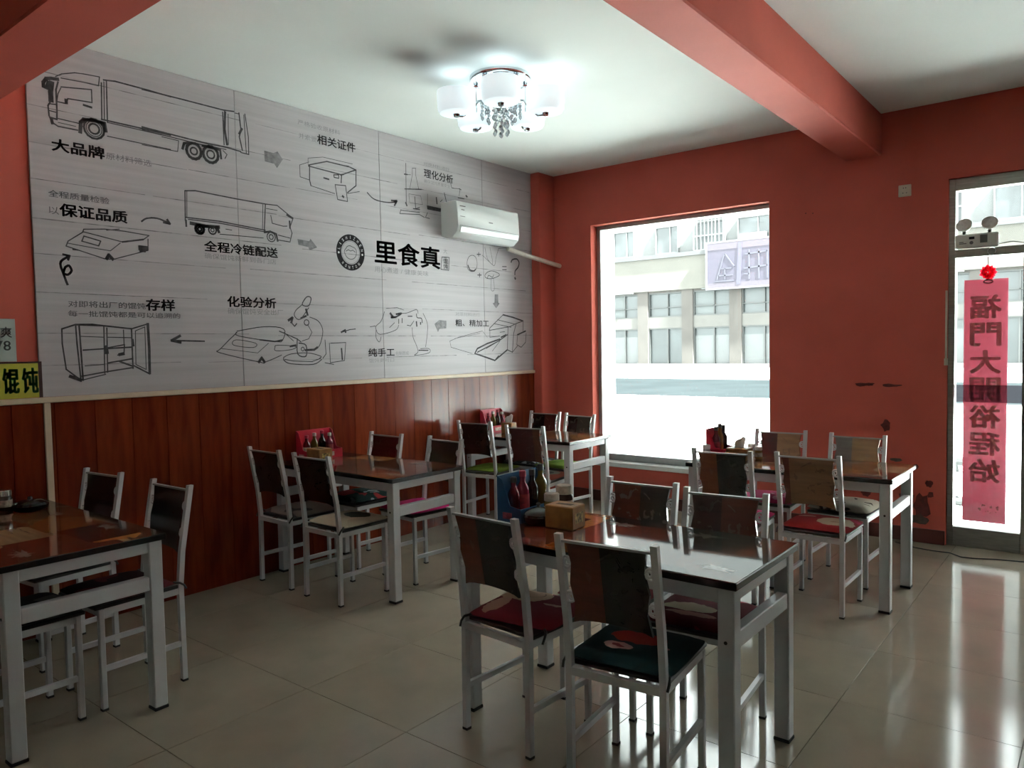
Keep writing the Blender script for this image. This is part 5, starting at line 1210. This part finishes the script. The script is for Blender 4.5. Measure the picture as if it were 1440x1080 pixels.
c = make_chair('dark-backed chair by the wainscot at the corner table, back to us', 0.276, -1.255, True, DBR, BLK, 0.03, 0.10, 0.12)
cushion('olive green cushion at the corner table, next to the wainscot', c, printed_fabric('olive_cotton', (0.15, 0.20, 0.025), [((0.11, 0.15, 0.02), 0.58)], 5, 9.0))
c = make_chair('dark-backed chair at the window end of the corner table, back to us', 0.872, -1.345, True, MAR, BRN, 0.07, 0.13, 0.08)
cushion('round-patterned grey and rust cushion at the corner table', c, printed_fabric('rust_grey_print', (0.26, 0.060, 0.038), [((0.22, 0.05, 0.03), 0.60)], 4.0, 10.4, [(0.0, 0.03, 0.14, 0.10, (0.22, 0.24, 0.19)), (0.01, 0.02, 0.09, 0.055, (0.04, 0.04, 0.035)), (0.0, 0.02, 0.06, 0.03, (0.22, 0.24, 0.19))]), tie=M_WHITE)
c = make_chair('black-backed chair in the far corner beside the pilaster', 0.275, -0.690, False, BLK, DBR, 0.0, 0.0, 0.2)
cushion('black and white patterned cushion in the far corner', c, printed_fabric('black_white_print', (0.02, 0.02, 0.02), [((0.40, 0.42, 0.42), 0.56)], 14, 11.0))
c = make_chair('dark-backed chair behind the corner table, nearest the window', 0.680, -0.748, False, BLK, (0.03, 0.035, 0.03), -0.02, -0.12, 0.2)
cushion('bright green cushion on the chair nearest the window', c, printed_fabric('bright_green_cotton', (0.22, 0.34, 0.05), [((0.16, 0.27, 0.04), 0.60)], 5, 12.0))

c = make_chair('chair with orange-brown and black backrest at the table by the red wall', 2.727, -1.868, True, ORG, BLK, -0.03, 0.06, 0.12)
cushion('pink cushion with white pattern on the chair at the red wall table', c, printed_fabric('pink_white_print', (0.55, 0.030, 0.16), [((0.66, 0.30, 0.42), 0.55)], 9, 13.0))
c = make_chair('chair with brown map-print backrest at the table nearest the door', 3.205, -1.800, True, BRN, (0.20, 0.10, 0.05), -0.10, -0.01, 0.45, (0.035, 0.018, 0.012))
cushion('red cushion with cream round patch on the map-print chair', c, printed_fabric('red_round_print', (0.24, 0.014, 0.014), [((0.20, 0.012, 0.012), 0.60)], 4.2, 14.6, [(0.075, -0.01, 0.10, 0.095, (0.52, 0.42, 0.30)), (0.08, -0.02, 0.03, 0.012, (0.35, 0.22, 0.15)), (0.155, 0.09, 0.03, 0.03, (0.45, 0.03, 0.08)), (-0.10, 0.06, 0.05, 0.012, (0.45, 0.25, 0.20))]))
c = make_chair('chair with maroon and tan backrest in front of the window edge', 2.695, -1.182, False, MAR, TAN, -0.02, 0.06, 0.25, (0.03, 0.03, 0.03))
cushion('raspberry cushion on the maroon-backed chair by the window edge', c, printed_fabric('raspberry_cotton', (0.40, 0.02, 0.10), [((0.62, 0.25, 0.38), 0.60)], 7, 15.0))
c = make_chair('chair with grey and tan wooden backrest against the red wall', 3.187, -1.215, False, GRY, TAN, -0.03, -0.03, 0.12)
cushion('thick cream cushion with dark scribble near the glass door', c, printed_fabric('cream_scribble_print', (0.58, 0.51, 0.40), [((0.08, 0.06, 0.05), 0.64)], 13, 16.3), h=0.055)

c = make_chair('dim dark-backed chair by the wainscot at the left edge table', 0.352, -4.740, False, BLK, DBR, 0.0, 0.10, 0.05)
cushion('dark cushion with cream corner by the wainscot at the left table', c, printed_fabric('dark_cream_print', (0.030, 0.016, 0.014), [((0.36, 0.30, 0.24), 0.58)], 5, 17.0))
c = make_chair('dim dark-backed chair at the aisle end of the left edge table', 1.012, -4.722, False, BLK, DBR, 0.0, 0.02, 0.05)
cushion('dark reddish cushion at the aisle end of the left edge table', c, printed_fabric('dark_red_print', (0.035, 0.012, 0.012), [((0.13, 0.02, 0.025), 0.57)], 5, 18.0))
c = make_chair('chair half out of frame pushed under the left edge table', 1.020, -5.15, True, DBR, BLK, 0.0, 0.0, 0.05)
cushion('dark cushion on the chair half out of frame at left', c, printed_fabric('dark_grey_print', (0.030, 0.026, 0.024), [((0.12, 0.11, 0.10), 0.58)], 5, 19.0))

# ---------------------------------------------------------------- things on the tables
TZ = 0.7506
def bottle(name, label, loc, h, r, body, capm, group, lab=None, neck=0.45):
    b = thing(name, label, 'bottle', loc, 0, group)
    MB().lathe([(r * 0.92, 0), (r, 0.006), (r, h * 0.58), (r * 0.92, h * 0.64), (r * neck, h * 0.76), (r * neck, h * 0.88)], 18).build('bottle_body', body, b, smooth=True)
    MB().lathe([(r * neck * 1.18, h * 0.87), (r * neck * 1.18, h * 0.98), (r * neck * 0.9, h)], 16).build('cap', capm, b, smooth=True)
    if lab:
        MB().lathe([(r * 1.012, h * 0.16), (r * 1.012, h * 0.50)], 18).build('bottle_label', lab, b, smooth=True)
    return b
def rack(label, x0, x1, y0, y1, h, m, m2):
    """sloping cardboard holder: tall back at the wall end, low front lip facing the room"""
    t = thing('sauce_rack', label, 'sauce rack', (x0, y0, TZ), 0, 'cardboard sauce racks on the tables')
    w, d, k = y1 - y0, x1 - x0, 0.004
    MB().box((0, 0, 0), (d, w, k)).build('base', m, t)
    MB().box((0, 0, k), (k, w, h)).build('back_panel', m, t)
    lip = 0.060
    for yy in (0.0, w - k):
        poly = [(k, k), (d - k, k), (d - k, lip), (d * 0.55, lip * 1.15), (d * 0.22, h * 0.93), (k, h)]
        MB().prism(poly, k, Matrix(((1, 0, 0, 0), (0, 0, -1, yy + k), (0, 1, 0, 0), (0, 0, 0, 1)))).build('side_panel', m, t)
    MB().box((d - k, 0, k), (d, w, lip)).build('front_lip', m, t)
    MB().box((d, w * 0.15, lip * 0.25), (d + 0.0006, w * 0.75, lip * 0.75)).box((0.03, -0.0006, 0.012), (d * 0.62, 0.0, 0.040)).build('printed_patch', m2, t)
    return t
G_BLUE = mat('blue_rack_card', (0.016, 0.10, 0.23), 0.45, 0.1, 12)
G_REDC = mat('red_rack_card', (0.50, 0.008, 0.030), 0.35, 0.1, 12)
G_PATCH = mat('rose_rack_print', (0.55, 0.12, 0.18), 0.5, 0.3, 30)
G_WPATCH = mat('cream_rack_print', (0.62, 0.45, 0.38), 0.5, 0.3, 40)
def gl_bottle(name, col):
    return mat(name, col, 0.08, 0.1, 8, spec=0.6, trans=0.25)
B_RED = gl_bottle('red_sauce', (0.16, 0.012, 0.02))
B_PINK = gl_bottle('rose_sauce', (0.30, 0.03, 0.06))
B_DARK = gl_bottle('dark_soy_sauce', (0.025, 0.010, 0.006))
B_GOLD = gl_bottle('golden_vinegar', (0.20, 0.13, 0.02))
CAPR = mat('red_bottle_cap', (0.42, 0.02, 0.05), 0.35)
CAPD = mat('dark_bottle_cap', (0.05, 0.04, 0.035), 0.35)
CAPW = mat('white_bottle_cap', (0.68, 0.66, 0.62), 0.35)
LABW = mat('pale_bottle_label', (0.55, 0.45, 0.36), 0.6, 0.3, 50)
LABR = mat('red_bottle_label', (0.42, 0.03, 0.04), 0.6, 0.3, 50)

def tissue_box(label, x, y, sx, sy, h, rz, tissue=True):
    t = thing('tissue_box', label, 'tissue box', (x, y, TZ), rz, 'brown tissue boxes on the tables')
    MB().box((-sx / 2, -sy / 2, 0), (sx / 2, sy / 2, h)).build('box_body', mat('brown_tissue_box', (0.36, 0.17, 0.045), 0.35, 0.2, 14, col2=(0.20, 0.085, 0.022)), t, bevel=0.004)
    MB().box((sx / 2, -sy * 0.3, h * 0.25), (sx / 2 + 0.0006, sy * 0.3, h * 0.7)).build('gilt_print', mat('gilt_box_print', (0.55, 0.38, 0.13), 0.3, 0.5, 60, metal=0.3), t)
    MB().box((-sx * 0.28, -sy * 0.12, h - 0.001), (sx * 0.28, sy * 0.12, h + 0.0006)).build('slot', mat('slot_shadow_card', (0.08, 0.05, 0.03), 0.8), t)
    if tissue:
        vs, fs = [], []
        n = 9                                   # a crumpled sheet pulled half out of the slot
        for side in (0, 1):
            for j in range(7):
                v = j / 6
                for i in range(n):
                    u = 2 * i / (n - 1) - 1
                    w = 0.030 + 0.012 * v - 0.020 * v * v * v
                    vs.append((u * w + 0.018 * v * v, 0.007 * math.sin(3.1 * u + 2.2 * v) + 0.010 * v * u + (0.002 if side else -0.002), h + 0.066 * v + 0.010 * math.sin(2.5 * u + 0.6) * v))
        for side in (0, 1):
            o = side * 7 * n
            for j in range(6):
                for i in range(n - 1):
                    q = (o + j * n + i, o + j * n + i + 1, o + (j + 1) * n + i + 1, o + (j + 1) * n + i)
                    fs.append(q if side == 0 else q[::-1])
        rim = [j * n for j in range(7)] + [6 * n + i for i in range(1, n)] + [j * n + n - 1 for j in range(5, -1, -1)]
        for p, q in zip(rim[:-1], rim[1:]):
            fs.append((p, q, 7 * n + q, 7 * n + p))
        MB().add(vs, fs).build('tissue', mat('white_tissue', (0.78, 0.79, 0.78), 0.9), t, smooth=True)
    return t
def jar(label, loc, h, r, body, lid, group='small jars on the tables'):
    j = thing('jar', label, 'jar', loc, 0, group)
    MB().lathe([(r * 0.9, 0), (r, 0.005), (r, h * 0.62), (r * 0.85, h * 0.70), (r * 0.85, h * 0.74)], 20).build('jar_body', body, j, smooth=True)
    MB().lathe([(r * 0.98, h * 0.72), (r * 0.98, h * 0.96), (r * 0.88, h)], 20).build('lid', lid, j, smooth=True)
    MB().lathe([(r * 1.01, h * 0.18), (r * 1.01, h * 0.52)], 20).build('jar_label', LABW, j, smooth=True)
    return j

# foreground table
rack('blue cardboard sauce rack on the foreground table', 2.405, 2.535, -3.735, -3.455, 0.195, G_BLUE, G_PATCH)
x = 2.462
bottle('sauce_bottle', 'dark red sauce bottle at the near end of the blue rack', (x, -3.690, TZ + 0.0045), 0.185, 0.027, B_RED, CAPD, 'bottles in the blue rack')
bottle('sauce_bottle', 'rose bottle with red cap in the blue rack', (x, -3.625, TZ + 0.0045), 0.205, 0.029, B_PINK, CAPR, 'bottles in the blue rack', LABR)
bottle('soy_bottle', 'almost black soy bottle in the blue rack', (x, -3.555, TZ + 0.0045), 0.200, 0.027, B_DARK, CAPD, 'bottles in the blue rack')
bottle('vinegar_bottle', 'golden vinegar bottle at the far end of the blue rack', (x, -3.492, TZ + 0.0045), 0.215, 0.028, B_GOLD, CAPD, 'bottles in the blue rack')
jar('white-lidded jar with yellow label, in front of the blue rack', (2.590, -3.585, TZ), 0.115, 0.034, mat('chilli_jar', (0.24, 0.17, 0.05), 0.2, 0.2), mat('cream_jar_lid', (0.55, 0.50, 0.42), 0.4, 0.2, 40))
jar('taller white-lidded jar behind the yellow-labelled jar', (2.588, -3.485, TZ), 0.135, 0.038, mat('pepper_jar', (0.06, 0.03, 0.025), 0.15, 0.2), mat('cream_jar_lid', (0.55, 0.50, 0.42)))
pot = thing('condiment_pot', 'dark lidded condiment pot before the blue rack', 'pot', (2.592, -3.685, TZ))
MB().lathe([(0.045, 0), (0.062, 0.012), (0.066, 0.035), (0.058, 0.046)], 26).build('pot_body', mat('dark_red_glaze', (0.040, 0.008, 0.008), 0.12, 0.2), pot, smooth=True)
MB().lathe([(0.062, 0.044), (0.056, 0.054), (0.030, 0.066), (0.010, 0.070), (0.006, 0.078), (0.011, 0.086), (0.006, 0.092), (0.0, 0.093)], 26).build('pot_lid', mat('grey_pot_lid', (0.10, 0.10, 0.09), 0.15, 0.2), pot, smooth=True)
tissue_box('brown tissue box without tissue on the foreground table', 2.715, -3.665, 0.135, 0.105, 0.095, 0.05, False)

# middle wall table
def bottles_red(x, ys, where, grp):
    specs = [('sauce_bottle', 'pale-labelled bottle', B_RED, CAPR, LABW), ('vinegar_bottle', 'amber bottle', B_GOLD, CAPW, None), ('soy_bottle', 'dark bottle', B_DARK, CAPR, None), ('sauce_bottle', 'rose bottle', B_PINK, CAPW, LABR)]
    posn = ['at the near end of', 'second from the near end in', 'third from the near end in', 'at the far end of']
    for i, yy in enumerate(ys):
        nm, lb, bd, cp_, la = specs[i % 4]
        bottle(nm, '%s %s %s' % (lb, posn[i], where), (x, yy, TZ + 0.0045), 0.165 + 0.012 * (i % 3), 0.026, bd, cp_, grp, la)
rack('red cardboard sauce rack on the middle wall table', 0.045, 0.185, -3.09, -2.80, 0.20, G_REDC, G_WPATCH)
bottles_red(0.105, [-3.045, -2.98, -2.915, -2.85], 'the rack on the middle wall table', 'bottles in the red rack of the middle wall table')
tissue_box('brown tissue box beside the red rack on the middle wall table', 0.285, -3.075, 0.14, 0.11, 0.095, 0.0, False)
# corner table
rack('red cardboard sauce rack on the corner table', 0.045, 0.185, -1.13, -0.85, 0.20, G_REDC, G_WPATCH)
bottles_red(0.105, [-1.085, -1.02, -0.955, -0.895], 'the rack on the corner table', 'bottles in the red rack of the corner table')
tissue_box('small tan tissue box on the corner table', 0.320, -1.06, 0.11, 0.085, 0.095, 0.1)
# table by the red wall
rack('red cardboard sauce rack on the table by the red wall', 2.385, 2.505, -1.53, -1.33, 0.19, G_REDC, G_WPATCH)
bottle('sauce_bottle', 'rose-labelled bottle left in the rack by the red wall', (2.44, -1.49, TZ + 0.0045), 0.20, 0.026, B_RED, CAPD, 'bottles in the rack by the red wall', LABR)
bottle('vinegar_bottle', 'amber bottle with grey cap in the rack by the red wall', (2.44, -1.43, TZ + 0.0045), 0.215, 0.026, gl_bottle('amber_vinegar', (0.22, 0.08, 0.012)), CAPD, 'bottles in the rack by the red wall')
bottle('soy_bottle', 'dark bottle right in the rack by the red wall', (2.44, -1.37, TZ + 0.0045), 0.20, 0.026, B_DARK, CAPD, 'bottles in the rack by the red wall')
tissue_box('brown tissue box with white tissue on the table by the red wall', 2.60, -1.49, 0.14, 0.11, 0.075, 0.0)
jar('clear salt jar left of the rack by the red wall', (2.42, -1.60, TZ), 0.095, 0.026, mat('clear_salt_jar', (0.62, 0.63, 0.63), 0.1, 0.1, 10, trans=0.4), CAPW)
jar('small white jar right of the tissue box by the red wall', (2.62, -1.33, TZ), 0.085, 0.026, mat('milky_jar', (0.60, 0.58, 0.62), 0.2, 0.1), CAPW)
jar('tan spice jar near the tissue box by the red wall', (2.70, -1.42, TZ), 0.080, 0.024, mat('spice_jar', (0.30, 0.17, 0.05), 0.15, 0.2), CAPW)
# left edge table
LIDM = mat('glinting_jar_lid', (0.55, 0.52, 0.48), 0.15, 0.1, 10, metal=0.8)
jar('dark glass jar with metal lid at the left edge table, by the wainscot', (0.245, -4.93, TZ), 0.10, 0.034, mat('dark_jar', (0.03, 0.02, 0.015), 0.1), LIDM)
jar('dark glass jar with metal lid at the left edge table, nearer the edge', (0.275, -5.03, TZ), 0.105, 0.034, mat('dark_jar', (0.03, 0.02, 0.015), 0.1), LIDM)
pot = thing('condiment_pot', 'flat dark condiment pot on the left edge table', 'pot', (0.37, -4.86, TZ))
MB().lathe([(0.055, 0), (0.075, 0.014), (0.080, 0.030), (0.070, 0.040), (0.0, 0.042)], 26).build('pot_body', mat('black_glaze', (0.012, 0.011, 0.010), 0.1), pot, smooth=True)
MB().lathe([(0.066, 0.041), (0.045, 0.052), (0.012, 0.058), (0.010, 0.070), (0.0, 0.072)], 22).build('pot_lid', mat('black_glaze_lid', (0.016, 0.014, 0.013), 0.12), pot, smooth=True)
